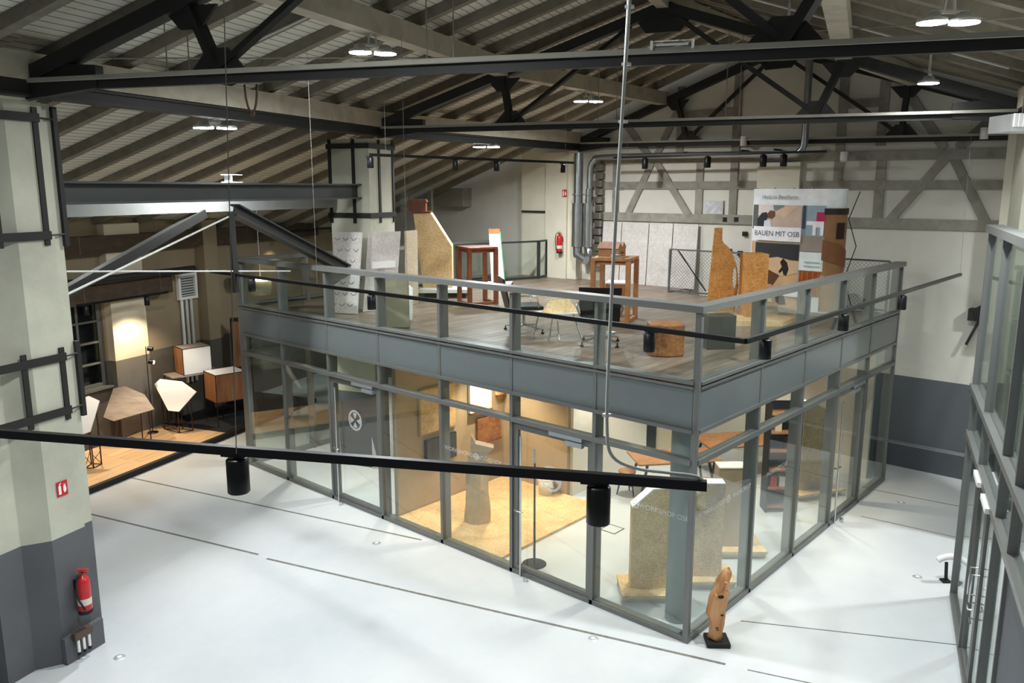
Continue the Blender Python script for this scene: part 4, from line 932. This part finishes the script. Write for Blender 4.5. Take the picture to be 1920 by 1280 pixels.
SE = W1+.3*R(140)
def bpatch(name, poly, mat, off, parent=None):
    """flat print: an (s, z) outline laid on the curved face"""
    poly = [((a*1.19 if a < 1.465 else a+.23 if a < 1.95 else a), b) for a, b in poly]
    bm = bmesh.new(); vs = [bm.verts.new((a, 0, b)) for a, b in poly]; bm.faces.new(vs)
    s0, s1 = min(a for a, b in poly), max(a for a, b in poly); k = math.ceil(s0/.06)*.06
    while k < s1:
        bmesh.ops.bisect_plane(bm, geom=bm.verts[:]+bm.edges[:]+bm.faces[:], plane_co=(k,0,0), plane_no=(1,0,0)); k += .06
    mb = MB(); bm.verts.ensure_lookup_table(); pos = []
    for v in bm.verts:
        p = bcurve(v.co.x); q = bcurve(v.co.x+.01); d = (q-p).normalized(); nn = Vector((d.y, -d.x)); p = p+nn*off; pos.append((p.x, p.y, DZ+v.co.z))
    bm.verts.index_update(); mb.add(pos, [[v.index for v in f.verts] for f in bm.faces]); bm.free()
    return wp(name, mb, mat, parent or dw)
def rect(a, b, c, d): return [(a,c),(b,c),(b,d),(a,d)]
PM = {}
def pc_(c):
    if c not in PM: PM[c] = plain('print_%02x%02x%02x' % c, c, .45, 0, .3, .10, 5)
    return PM[c]
HT = 2.5
cl = bpatch('canvas', rect(0, SE, .02, HT), pc_((232,236,240)), -.02)
pn1 = bpatch('photo_panel', rect(.03, 1.02, 1.66, 2.17), pc_((196,176,160)), .003, dw)
K = [0]
def art(poly, c, parent=None):
    K[0] += 1; return bpatch('print', poly, pc_(c), .004+.0006*K[0], parent or pn1)
art(rect(.03,.14,1.66,2.17), (92,100,96)); art([(.14,2.17),(.45,2.17),(.45,1.9),(.14,1.95)], (222,212,204)); art([(.45,2.17),(.68,2.17),(.66,2.0),(.48,2.06)], (120,136,132))
art([(.44,2.03),(.7,1.9),(.95,2.17),(.75,2.17),(.52,2.05)], (214,186,158)); art([(.12,1.68),(.13,1.88),(.22,2.0),(.32,2.02),(.36,1.92),(.28,1.78),(.28,1.68)], (42,46,54)); art([(.33,1.98),(.4,2.06),(.5,2.04),(.5,1.94),(.44,1.88),(.36,1.9)], (104,72,54)); art([(.27,1.68),(.28,1.84),(.4,1.86),(.44,1.68)], (214,222,232))
pn2 = bpatch('photo_panel', rect(.03, 1.02, .05, 1.40), pc_((196,164,124)), .003, dw)
art(rect(.12,1.02,1.05,1.38), (52,54,58), pn2); art([(.12,1.0),(.6,1.1),(1.02,1.02),(1.02,.8),(.7,.7),(.12,.95)], (206,176,138), pn2); art([(.12,.95),(.66,.72),(.5,.45),(.3,.5),(.14,.75)], (92,64,44), pn2)
art([(.66,1.0),(.72,1.08),(.8,1.0),(.84,.86),(.8,.72),(.74,.74),(.72,.82),(.66,.76),(.64,.8),(.7,.9)], (36,34,36), pn2); art([(.34,.5),(.5,.52),(.72,.28),(.66,.2),(.5,.26)], (190,150,124), pn2); art([(.6,.28),(.78,.3),(.82,.12),(.7,.1),(.62,.16)], (30,30,34), pn2)
art([(.16,.4),(.4,.4),(.56,.14),(.1,.08)], (226,208,178), pn2)
pn3 = bpatch('photo_panel', rect(1.04, 1.46, 1.25, 2.17), pc_((150,170,178)), .003, dw)
art(rect(1.04,1.1,1.7,2.17), (58,74,84), pn3); art(rect(1.3,1.46,1.86,2.04), (178,40,92), pn3); art([(1.12,1.86),(1.44,1.86),(1.44,1.58),(1.38,1.58),(1.38,1.74),(1.3,1.74),(1.3,1.58),(1.24,1.58),(1.24,1.78),(1.12,1.78)], (238,240,242), pn3); art(rect(1.04,1.46,1.25,1.56), (150,140,128), pn3)
pn4 = bpatch('photo_panel', rect(1.04, 1.46, .35, .85), pc_((150,78,34)), .003, dw)
for a in (1.1, 1.2, 1.3, 1.4): art(rect(a,a+.012,.35,.85), (188,120,66), pn4)
tx = bpatch('text_panel', rect(1.02, 1.46, .86, 1.24), pc_((226,234,232)), .004, dw); art(rect(1.12,1.42,1.02,1.05), (170,186,186), tx); art(rect(1.12,1.42,.94,.97), (170,190,184), tx)
pn5 = bpatch('photo_panel', rect(1.48, SE-.01, .05, 2.12), pc_((150,112,74)), .003, dw)
art(rect(1.48,SE-.01,2.0,2.12), (52,44,40), pn5); art(rect(1.72,1.9,1.52,1.84), (44,36,30), pn5); art([(1.48,1.5),(1.8,1.42),(SE-.01,1.2),(SE-.01,.9),(1.48,1.1)], (128,86,54), pn5); art([(1.48,.8),(SE-.01,.55),(SE-.01,.5),(1.48,.74)], (184,150,108), pn5)
tp1 = bpatch('text_panel', rect(.08, 1.04, 1.43, 1.72), pc_((236,240,244)), .040, dw)
tp2 = bpatch('text_panel', rect(.78, 1.1, .3, .52), pc_((236,238,240)), .042, dw)
def banner_text(txt, s, z, size, c, off):
    mb = text_mb(txt, size, Matrix.Identity(4)); out = MB()
    pos = []
    for v in mb.v:
        ss = s+v.x; p = bcurve(ss); q = bcurve(ss+.01); d = (q-p).normalized(); nn = Vector((d.y, -d.x)); p = p+nn*off; pos.append((p.x, p.y, DZ+z+v.y))
    out.add(pos, mb.f); wp('lettering', out, pc_(c), dw)
banner_text('BAUEN MIT OSB', .67, 1.575, .15, (44,62,88), .043); banner_text('Holz in Bestform', .68, 2.33, .125, (110,120,132), .004)
for s in (.1, .55, 1.0, 1.45):
    p = bcurve(s); wp('frame_strut', MB().cyl((p.x+.12,p.y+.05,DZ), (p.x+.12,p.y+.05,DZ+2.52), .01, 6), M_BLACKM, dw)
pz = bcurve(SE); 
for z0, z1 in ((2.45,1.9), (1.9,1.35), (1.35,.7), (.7,.1)):
    k = .22 if z0 in (1.9, .7) else .1; k2 = .22 if z1 in (1.9, .7) else .1
    k, k2 = (.16, .02) if z0 in (2.45, 1.35) else (.02, .16)
    wp('frame_strut', MB().cyl((pz.x+.05+k,pz.y-k,DZ+z0), (pz.x+.05+k2,pz.y-k2,DZ+z1), .009, 6), M_BLACKM, dw)

# ------------------------------------------------------------------ inside the office
pf = thing('floor_sample', 'strand board floor sample laid inside the office between the two glass doors', 'floor panel', (1.6,4.8,0))
for k in range(3): wp('board', MB().bx(.15+k*.985, .15+k*.985+.98, 3.52, 6.08, .002, .045), M_OSB, pf)
sc = thing('stone_pillar', 'rough beige block pillar with twisted dark top on the floor sample', 'sculpture', (1.0,4.85,.045), CRZ)
m = MB(); n = 12; prev = None
for k in range(9):
    z = k*.13; r = .235-.004*k; pts = [(r*math.cos(math.tau*j/n+.05*k)*(1+.06*math.sin(j*2.3+k)), .8*r*math.sin(math.tau*j/n+.05*k)*(1+.06*math.sin(j*1.7+k*.8)), z) for j in range(n)]
    o0 = len(m.v); m.v += [Vector(p) for p in pts]
    if k:
        for j in range(n): m.f.append([o0-n+j, o0-n+(j+1)%n, o0+(j+1)%n, o0+j]); m.sm.append(False)
m.f.append(list(range(n-1,-1,-1))); m.sm.append(False); m.f.append(list(range(8*n, 9*n))); m.sm.append(False)
obj('shaft', m, plain('rough_beige_stone', (196,176,142), .9, 0, .2, .15, 5, .5), sc)
obj('twisted_top', MB().prism([(-.16,-.15),(.2,-.12),(.16,.15),(-.18,.12)], 1.05, 1.2).extrude([(-.12,-.12,1.2),(.08,-.12,1.2),(.30,-.12,1.42),(-.02,-.12,1.5),(-.1,-.12,1.66)], (0,.22,0)), M_GREYW, sc)
ws = thing('picture_board', 'pale wooden sample board hung on the left taupe partition', 'sample board', (1.2,6.08,1.9)); obj('board', MB().bx(-.45,.45,-.03,.01,-.42,.42), M_OSB, ws); obj('frame', MB().bx(-.48,.48,-.02,.015,-.45,.45), M_TAUPE, ws)
ws = thing('wall_screen', 'dark square screen low on the left taupe partition', 'screen', (1.25,6.08,1.1)); obj('casing', MB().bx(-.4,.4,-.05,.01,-.25,.25), M_BLACKM, ws); obj('glass_front', MB().bx(-.38,.38,-.054,-.05,-.23,.23), M_FRAMED, ws)
for lb, x, z, w, h, mt in (('bright white', 2.35,2.1,.62,.95,M_WHITE), ('tan upper', 2.95,2.1,.24,.5,M_OSB), ('brown lower', 2.6,1.2,.7,.5,M_STUMP)):
    b_ = thing('sample_board', '%s sample board in the corner of the taupe partitions' % lb, 'sample board', (x,6.07,z)); obj('board', MB().bx(-w/2,w/2,-.04,.02,-h/2,h/2), mt, b_); obj('bottom_lip', MB().bx(-w/2,w/2,-.07,-.0,-h/2-.03,-h/2), M_RED, b_)
fs = thing('rod_stand', 'thin rods on a round black foot behind the near glass door', 'stand', (.42,3.02,0)); obj('foot', MB().lathe([(.001,.03),(.16,.03),(.2,.01),(.2,0)], 24), M_BLACKM, fs)
for x, h in ((-.06,1.75), (0,1.95), (.05,1.6)): obj('rod', MB().cyl((x,x,.03), (x*1.2,x,h), .014, 8), M_CHORD if x else M_CHROME, fs)
wbk = thing('waste_bin', 'white waste bin at the back corner of the floor sample', 'bin', (2.85,4.75,.045)); obj('bucket', MB().lathe([(.001,.01),(.13,0),(.17,.36),(.16,.36),(.12,.02)], 22), M_WHITE, wbk); obj('liner', MB().lathe([(.172,.3),(.176,.36),(.16,.365)], 22), M_INWALL, wbk)
ht = thing('floor_hatch', 'square floor hatch between the near glass door and the round column', 'hatch', (2.4,2.85,0), R(0)); obj('lid', MB().bx(-.14,.14,-.14,.14,0,.004), M_FLOOR, ht)
f = MB()
for a in ((-.16,.16,-.16,-.14), (-.16,.16,.14,.16), (-.16,-.14,-.14,.14), (.14,.16,-.14,.14)): f.bx(a[0],a[1],a[2],a[3],0,.006)
obj('frame', f, M_FRAMED, ht)
def osb_stand(label, x, y, w, poly, rz, th=.22, base=(.5,.42), mat=M_OSB):
    t = thing('board_stand', label, 'display stand', (x,y,0), rz)
    o = obj('panel', MB().extrude([(a*w,-th/2,b) for a, b in poly], (0,th,0)), mat, t)
    top = [(a*w,b) for a, b in poly if b > 1.0]
    m = MB()
    for (a0,b0),(a1,b1) in zip(top, top[1:]): m.beam((a0,0,b0+.012), (a1,0,b1+.012), th+.01, .02)
    obj('lit_top_edge', m, M_WHITE, t)  # white strip: light falling on the stand's top, put in as colour
    obj('base_board', MB().bx(-base[0],base[0],-base[1],base[1],.1,.14), M_OSB, t)
    for s in (-1, 1): obj('base_runner', MB().bx(-base[0],base[0],s*base[1]*.7-.03,s*base[1]*.7+.03,0,.1), M_INWALL, t)
osb_stand('strand board stand with slanted top just left of the round column', .80, 1.12, .54, [(-.5,.12),(.5,.12),(.5,1.70),(.05,1.68),(-.5,1.40)], CRZ, .2, (.42,.34), M_OSB)
osb_stand('strand board stand with square top just right of the glass corner', 1.72, .66, .46, [(-.5,.12),(.5,.12),(.5,1.62),(-.5,1.62)], CRZ, .2, (.42,.3), M_OSB)
osb_stand('strand board stand in the middle of the right glazed front', 3.0, .85, .6, [(-.5,.12),(.5,.12),(.5,1.5),(-.5,1.5)], CRZ, .3, (.5,.35), M_TAUPE)
osb_stand('tan strand board stand with sloping top near the right glass door', 6.55, .95, .75, [(-.5,.12),(.5,.12),(.5,1.62),(-.12,1.86),(-.5,1.78)], CRZ+R(20), .4, (.55,.45), M_OSB)
def meeting_table(label, x, y, rz, L=1.7, W=.85):
    t = thing('meeting_table', label, 'table', (x,y,0), rz); o = obj('tabletop', MB().bx(-L/2,L/2,-W/2,W/2,.71,.75), M_OAKT, t); bevel(o, .01)
    for sx in (-1, 1):
        for sy in (-1, 1): obj('leg', MB().cyl((sx*(L/2-.08),sy*(W/2-.06),0), (sx*(L/2-.22),sy*(W/2-.14),.71), .02, 8, .03), M_BLACKM, t)
def stool(label, x, y):
    t = thing('stool', label, 'stool', (x,y,0)); obj('seat', MB().lathe([(.001,.50),(.17,.50),(.18,.485),(.17,.46),(.001,.455)], 22), M_OAKT, t)
    for k in range(3):
        a = k*2.094+.3; obj('leg', MB().cyl((.2*math.cos(a),.2*math.sin(a),0), (.1*math.cos(a),.1*math.sin(a),.46), .014, 8, .02), M_BLACKM, t)
    obj('screw_post', MB().cyl((0,0,.25), (0,0,.46), .018, 10), M_BLACKM, t)
meeting_table('oak topped meeting table farther inside the office', 4.75, 3.0, R(-40)); meeting_table('oak topped meeting table nearer the right glazed front', 6.75, 2.45, R(-38), 2.0, 1.0)
stool('round oak stool at the left end of the meeting table', 4.0, 3.6); stool('round oak stool in front of the meeting table', 3.85, 3.0); stool('round oak stool between the two meeting tables', 4.55, 2.15)
sh = thing('shelf_unit', 'tall black shelf unit with pale wooden shelf edges near the right glazed front', 'shelf', (5.25,1.0,0), CRZ)
for x in (-.3, .28): obj('side_panel', MB().bx(x,x+.025,-.17,.17,0,2.1), M_BLACKM, sh)
obj('back_panel', MB().bx(-.28,.28,.15,.17,0,2.1), M_BLACKM, sh)
for k in range(6): obj('shelf', MB().bx(-.275,.28,-.17,.15,.1+k*.36,.13+k*.36), M_OAKT, sh)
for k, (x, z, c) in enumerate(((-.15,.49,(196,60,50)), (.02,.49,(226,222,214)), (.12,1.21,(150,100,60)), (-.12,1.57,(214,196,160)))):
    b_ = obj('sample_box', MB().bx(-.06,.06,-.1,.1,0,.2), pc_(c), None, tuple(Vector((5.25,1.0,z+.003))+RX*x), (0,0,CRZ)); tag(b_, ('red','white','brown','cream')[k]+' sample box standing in the black shelf unit', 'box')
gb = thing('grey_panel', 'tall grey panel standing behind the far glass door', 'panel', (1.9,7.6,0), CRZ); obj('panel', MB().bx(-.35,.4,-.04,.04,.05,2.1), plain('grey_felt_panel', (120,120,116), .8), gb); obj('foot', MB().bx(-.3,.35,-.2,.2,0,.05), M_CHORD, gb)
lean_board('osb_board', 'pale strand board inside the office left of the tall grey panel', (1.6,8.6), (2.0,8.2), 2.0, (.15,.15), .03, M_OSBP, None, 0)
fr_ = thing('white_doorway', 'white door-like frame deep inside the far office room', 'frame', (2.6,9.6,0), CRZ)
for x in (-.45, .45): obj('jamb', MB().bx(x-.05,x+.05,-.05,.05,0,2.2), M_WHITE, fr_)
obj('head', MB().bx(-.4,.4,-.05,.05,2.1,2.2), M_WHITE, fr_); obj('threshold', MB().bx(-.5,.5,-.1,.1,0,.05), M_GREYW, fr_)
wt = thing('counter', 'white counter block deep inside the far office room', 'counter', (3.2,7.6,0), 0); obj('body', MB().bx(-.5,.5,-.6,.6,0,.95), M_INWALL, wt); obj('top', MB().bx(-.55,.55,-.65,.65,.95,1.0), M_WHITE, wt)
# recessed downlights in the office ceiling
def down(label, x, y, power, col, ang=100):
    t = thing('downlight', label, 'downlight', (x,y,2.975), 0, 'recessed office downlights'); obj('ring', MB().lathe([(.06,-.012),(.085,-.012),(.09,0),(.06,0)], 20), M_WHITE, t); obj('lens', MB().cyl((0,0,-.006), (0,0,-.001), .058, 18), M_LEDW, t)
    lamp('downlight_light', 'SPOT', (0,0,-.03), power, col, t, .05, R(ang), .7)
for lb, x, y, w, c in (('over the floor sample, front', .9,4.2,1.2,WARM), ('over the floor sample, back', 2.2,5.4,1.6,WARM), ('beside the taupe partition', 2.45,5.8,.8,WARM), ('by the white partition', 3.9,3.8,1.3,NEUT), ('over the meeting table', 4.9,2.8,1.0,NEUT),
                       ('by the round column', 1.0,1.5,1.0,NEUT), ('over the right board stands', 2.3,1.0,.9,NEUT), ('by the shelf unit', 4.4,.8,.9,NEUT), ('by the right glass door', 6.1,1.1,1.2,WARM), ('in the far room, front', 1.2,7.2,1.6,NEUT), ('in the far room, back', 2.2,9.2,1.8,NEUT), ('in the far room, left', .9,9.9,1.4,NEUT), ('at the back wall', 7.2,2.6,.9,NEUT)):
    down('recessed downlight in the office ceiling '+lb, x, y, WARM_W*w, c)

# ------------------------------------------------------------------ outside the glass corner
dr = thing('driftwood_sculpture', 'knotty driftwood log standing on a black foot outside the glass corner', 'sculpture', (.26,-.31,0), CRZ)
o = obj('foot', MB().prism([(-.16,-.14),(.15,-.15),(.16,.15),(-.15,.15)], 0, .07), M_BLACKM, dr); bevel(o, .012)
prof_ = [(-.02,.07,.10,.085),(-.02,.16,.092,.08),(-.015,.27,.10,.085),(-.02,.38,.105,.09),(-.045,.48,.13,.10),(-.02,.58,.125,.105),(-.01,.66,.115,.1),(.02,.73,.125,.10),(.035,.80,.095,.085),(.04,.88,.085,.08),(.06,.95,.08,.07),(.075,1.01,.075,.06),(.09,1.05,.055,.045),(.095,1.07,.03,.03)]
m = MB(); n = 14
for i, (cx, z, rx, ry) in enumerate(prof_):
    for j in range(n):
        a = math.tau*j/n; w = 1+.11*math.sin(3*a+i*.7)+.06*math.sin(5*a-i*1.3)
        m.v.append(Vector((cx+rx*w*math.cos(a), ry*w*math.sin(a), z+.02*math.sin(2*a+i))))
for i in range(len(prof_)-1):
    for j in range(n): m.f.append([i*n+j, i*n+(j+1)%n, (i+1)*n+(j+1)%n, (i+1)*n+j]); m.sm.append(True)
m.f.append(list(range(n-1,-1,-1))); m.sm.append(False); m.f.append(list(range((len(prof_)-1)*n, len(prof_)*n))); m.sm.append(False)
obj('log', m, M_DRIFT, dr)
for x, z, r in ((-.07,.56,.028), (-.03,.27,.018), (-.02,.24,.014), (.03,.45,.02), (.0,.72,.036), (.06,.8,.022)):
    k = obj('knot', MB().ball((0,0,0), r, 10, 6, (1.2,.45,.7)), plain('dark_knot_hole', (48,28,18), .8) if 'dark_knot_hole' not in MATS else MATS['dark_knot_hole'], dr, (x,-.098+abs(x)*.35,z))
for x, z, rz in ((.05,.9,.4), (-.06,.73,-.3)): obj('branch_stub', MB().cyl((x,-.05,z), (x+.05*rz,-.13,z+.02), .024, 10, .016), M_DRIFT, dr)
vc = thing('upright_device', 'small white and black upright device at the far corner of the second office', 'appliance', (4.18,-2.15,0), CRZ)
obj('stem', MB().cyl((.02,0,.02), (.0,0,.32), .025, 10), M_BLACKM, vc); obj('head', MB().tube(smooth([(-.14,0,.36),(-.06,0,.40),(.05,0,.42),(.12,0,.40)]), .05, 10), M_WHITE, vc); obj('foot', MB().bx(-.05,.08,-.06,.06,0,.03), M_BLACKM, vc)

# ------------------------------------------------------------------ oak platform with its furniture, left aisle
E0 = Vector((-3.0,11.74,0)); pa = R(19.5)
pt_ = thing('oak_platform', 'raised oak plank platform with black edge by the dark window', 'platform', tuple(E0), pa)
obj('base', MB().bx(-6, 7.5, 0.05, 2.12, 0, .085), M_CHORD, pt_); obj('edge_strip', MB().bx(-6, 7.5, -.06, .05, 0, .12), M_BLACKM, pt_)
pm = MB().bx(0, 2.394, 0, .215, 0, .03).mesh('plank'); pmh = MB().bx(0, 1.194, 0, .215, 0, .03).mesh('plank')
for r in range(9):
    x = -5.7 if r % 2 else -4.5
    if r % 2 == 0: obj('plank', pmh, M_OAK, pt_, (-5.7,.055+r*.22,.088))
    while x+2.4 <= 4.2: obj('plank', pm, M_OAK, pt_, (x,.055+r*.22,.088)); x += 2.4
    if x+1.2 <= 4.2: obj('plank', pmh, M_OAK, pt_, (x,.055+r*.22,.088))
obj('charcoal_covering', MB().bx(3.92, 7.45, .06, 2.1, .086, .13), M_CARP, pt_)
M_RUST = plain('rust_brown_tube', (66,42,30), .5, .4)
def tilt_table(label, x, y, z, poly, s, mat, tilt=40, legs=()):
    t = thing('tilted_table', label, 'table', (x,y,.12), CRZ); k = R(tilt)
    def P(a, b, d=0): return Vector((a*s, b*s*math.sin(k)*1.1+d*math.cos(k), z-.12+b*s*math.cos(k)*1.1-d*math.sin(k)))
    Q = [P(a,-b) for a, b in poly]
    obj('tabletop', MB().extrude(Q, Vector((0,math.cos(k),-math.sin(k)))*.025), mat, t)
    for (a, b) in legs:
        p = P(a,-b)+Vector((0,math.cos(k),-math.sin(k)))*.03
        l = obj('leg', MB().beam((p.x,p.y,0), p, .02, .02, 0, (1,0,0)), M_RUST, t)
    pl_ = [P(a,-b)+Vector((0,math.cos(k),-math.sin(k)))*.03 for a, b in legs]
    m = MB()
    for i in range(len(pl_)):
        a, b = pl_[i], pl_[(i+1)%len(pl_)]; m.beam((a.x,a.y,.01), (b.x,b.y,.01), .014, .014); m.beam((a.x,a.y,.02), (b.x,b.y,.3), .01, .01)
    obj('floor_bars', m, M_RUST, t)
S_ = .0127
tilt_table('white six sided tilted display table on the oak platform, before the stacked cubes', -.10, 14.1, 1.05, [(-40,-20),(-31,-30),(13,-25),(44,-6),(17,31),(-4,29)], S_, M_WHITE, 35, [(-28,-18),(8,-18),(32,-2),(12,22)])
tilt_table('grey brown six sided tilted display table on the oak platform', -1.2, 13.95, 1.08, [(-37,-27),(-16,-31),(23,-16),(46,10),(-24,31),(-44,24)], S_, M_GREYW, 35, [(-30,-18),(12,-14),(34,8),(-26,22)])
tilt_table('narrow white tilted display table beside the near pillar', -2.52, 12.95, 1.25, [(-18,-29),(-5,-34),(16,-26),(9,26),(-12,33)], S_*.93, M_WHITE, 30, [(-10,-22),(10,-18),(6,20),(-8,24)])
def cube_unit(label, x, y, z, w, d, h, rz, side, front, top, leg=0.0):
    t = thing('cube_cabinet', label, 'cabinet', (x,y,z), rz)
    obj('front_panel', MB().bx(.012,w-.012,0,.015,leg+.012,leg+h-.012), front, t); obj('side_panel', MB().bx(0,.015,.018,d-.012,leg+.012,leg+h-.012), side, t); obj('side_panel', MB().bx(w-.015,w,.018,d-.012,leg+.012,leg+h-.012), side, t)
    obj('top_panel', MB().bx(.012,w-.012,.012,d-.012,leg+h-.012,leg+h), top, t); obj('back_panel', MB().bx(.012,w-.012,d-.015,d,leg+.012,leg+h-.012), side, t); obj('bottom_panel', MB().bx(.016,w-.016,.016,d-.016,leg,leg+.012), side, t)
    f = MB()
    for a in (0, w):
        for b in (0, d): f.beam((a,b,0), (a,b,leg+h), .014, .014, 0, (1,0,0))
    for zz in (leg, leg+h-.007):
        f.beam((0,0,zz),(w,0,zz),.014,.014); f.beam((0,d,zz),(w,d,zz),.014,.014); f.beam((0,0,zz),(0,d,zz),.014,.014); f.beam((w,0,zz),(w,d,zz),.014,.014)
    obj('tube_frame', f, M_BLACKM, t)
cube_unit('walnut cube cabinet on thin legs with white top at the right end of the platform', .74, 13.56, .13, .8, .72, .72, R(-6), M_WALN, M_WALN, M_WHITE, .62)
# dark side table that carries the second cube
dt = thing('dark_side_table', 'low dark table behind the white tilted display table, carrying a cube cabinet', 'table', (.35,14.36,.12), R(-6)); obj('tabletop', MB().bx(-.3,.95,0,.62,1.25,1.28), M_GREYW, dt)
for x in (-.28, .93):
    for y in (.02, .6): obj('leg', MB().bx(x-.012,x+.012,y-.012,y+.012,0,1.25), M_BLACKM, dt)
cube_unit('walnut cube cabinet with white door on the low dark table', .36, 14.40, 1.402, .72, .58, .68, R(-6), M_WALN, M_WHITE, M_GREYW, 0)
fl_ = thing('floor_lamp', 'thin black floor lamp with two small spot heads before the pale wall pier', 'floor lamp', tuple(wq(.62,.55,.12)), R(18)); obj('pole', MB().cyl((0,0,0), (0,0,2.15), .01, 8), M_BLACK, fl_); obj('foot', MB().lathe([(.001,.02),(.12,.02),(.13,0)], 18), M_BLACK, fl_)
for z, lit in ((2.1, False), (1.78, True)):
    h = obj('lamp_head', MB().cyl((.03,-.02,z), (.09,-.12,z-.02), .055, 14), M_BLACK, fl_); obj('lens', MB().cyl((.09,-.12,z-.02), (.0915,-.124,z-.0205), .045, 14), M_LEDW if lit else M_BLACKM, h)
vt = thing('wall_vent', 'white framed louvre vent high on the aisle wall', 'vent', tuple(wq(2.56,.06,3.5)), R(18.5))
f = MB()
for a in ((-.32,.32,-.34,-.27), (-.32,.32,.27,.34), (-.32,-.25,-.27,.27), (.25,.32,-.27,.27)): f.bx(a[0],a[1],-.05,.05,a[2],a[3])
obj('frame', f, M_WHITE, vt); obj('back', MB().bx(-.25,.25,.02,.04,-.27,.27), M_BLACKM, vt)
for k in range(8): obj('louvre', MB().box((0,0,-.235+k*.067), (.5,.05,.012), 0, Matrix.Rotation(R(35),3,'X')), M_CABLE, vt)
for k in range(3): 
    o = obj('wall_conduit', MB().cyl((0,0,0), (0,0,2.2), .04, 10), M_CABLE if k else M_WHITE, None, tuple(wq(2.35+k*.16,.05,.95))); tag(o, ('white','grey inner','grey outer')[k]+' vertical pipe below the louvre vent', 'pipe')
ck = thing('wall_clock', 'round white clock with dark rim above the platform', 'clock', tuple(wq(4.16,.35,3.5)), R(-20)); obj('rim', MB().cyl((0,-.05,0), (0,.05,0), .2, 28), M_BLACKM, ck); obj('dial', MB().cyl((0,-.056,0), (0,-.05,0), .18, 28), M_WHITE, ck)
obj('hand', MB().bx(-.008,.008,-.06,-.057,0,.12), M_BLACK, ck); obj('hand', MB().bx(0,.1,-.06,-.057,-.008,.008), M_BLACK, ck); obj('wall_arm', MB().beam((0,.05,0),(.1,.4,0),.03,.03), M_BLACKM, ck)
tc = thing('tall_cabinet', 'tall walnut cabinet door panel beside the glass front in the aisle', 'cabinet', tuple(wq(3.62,.8,.0)), R(-30)); obj('door', MB().bx(-.22,.22,-.02,.0,1.2,2.45), M_WALN, tc); obj('body', MB().bx(-.26,.26,0,.4,0,2.5), M_BLACKM, tc)
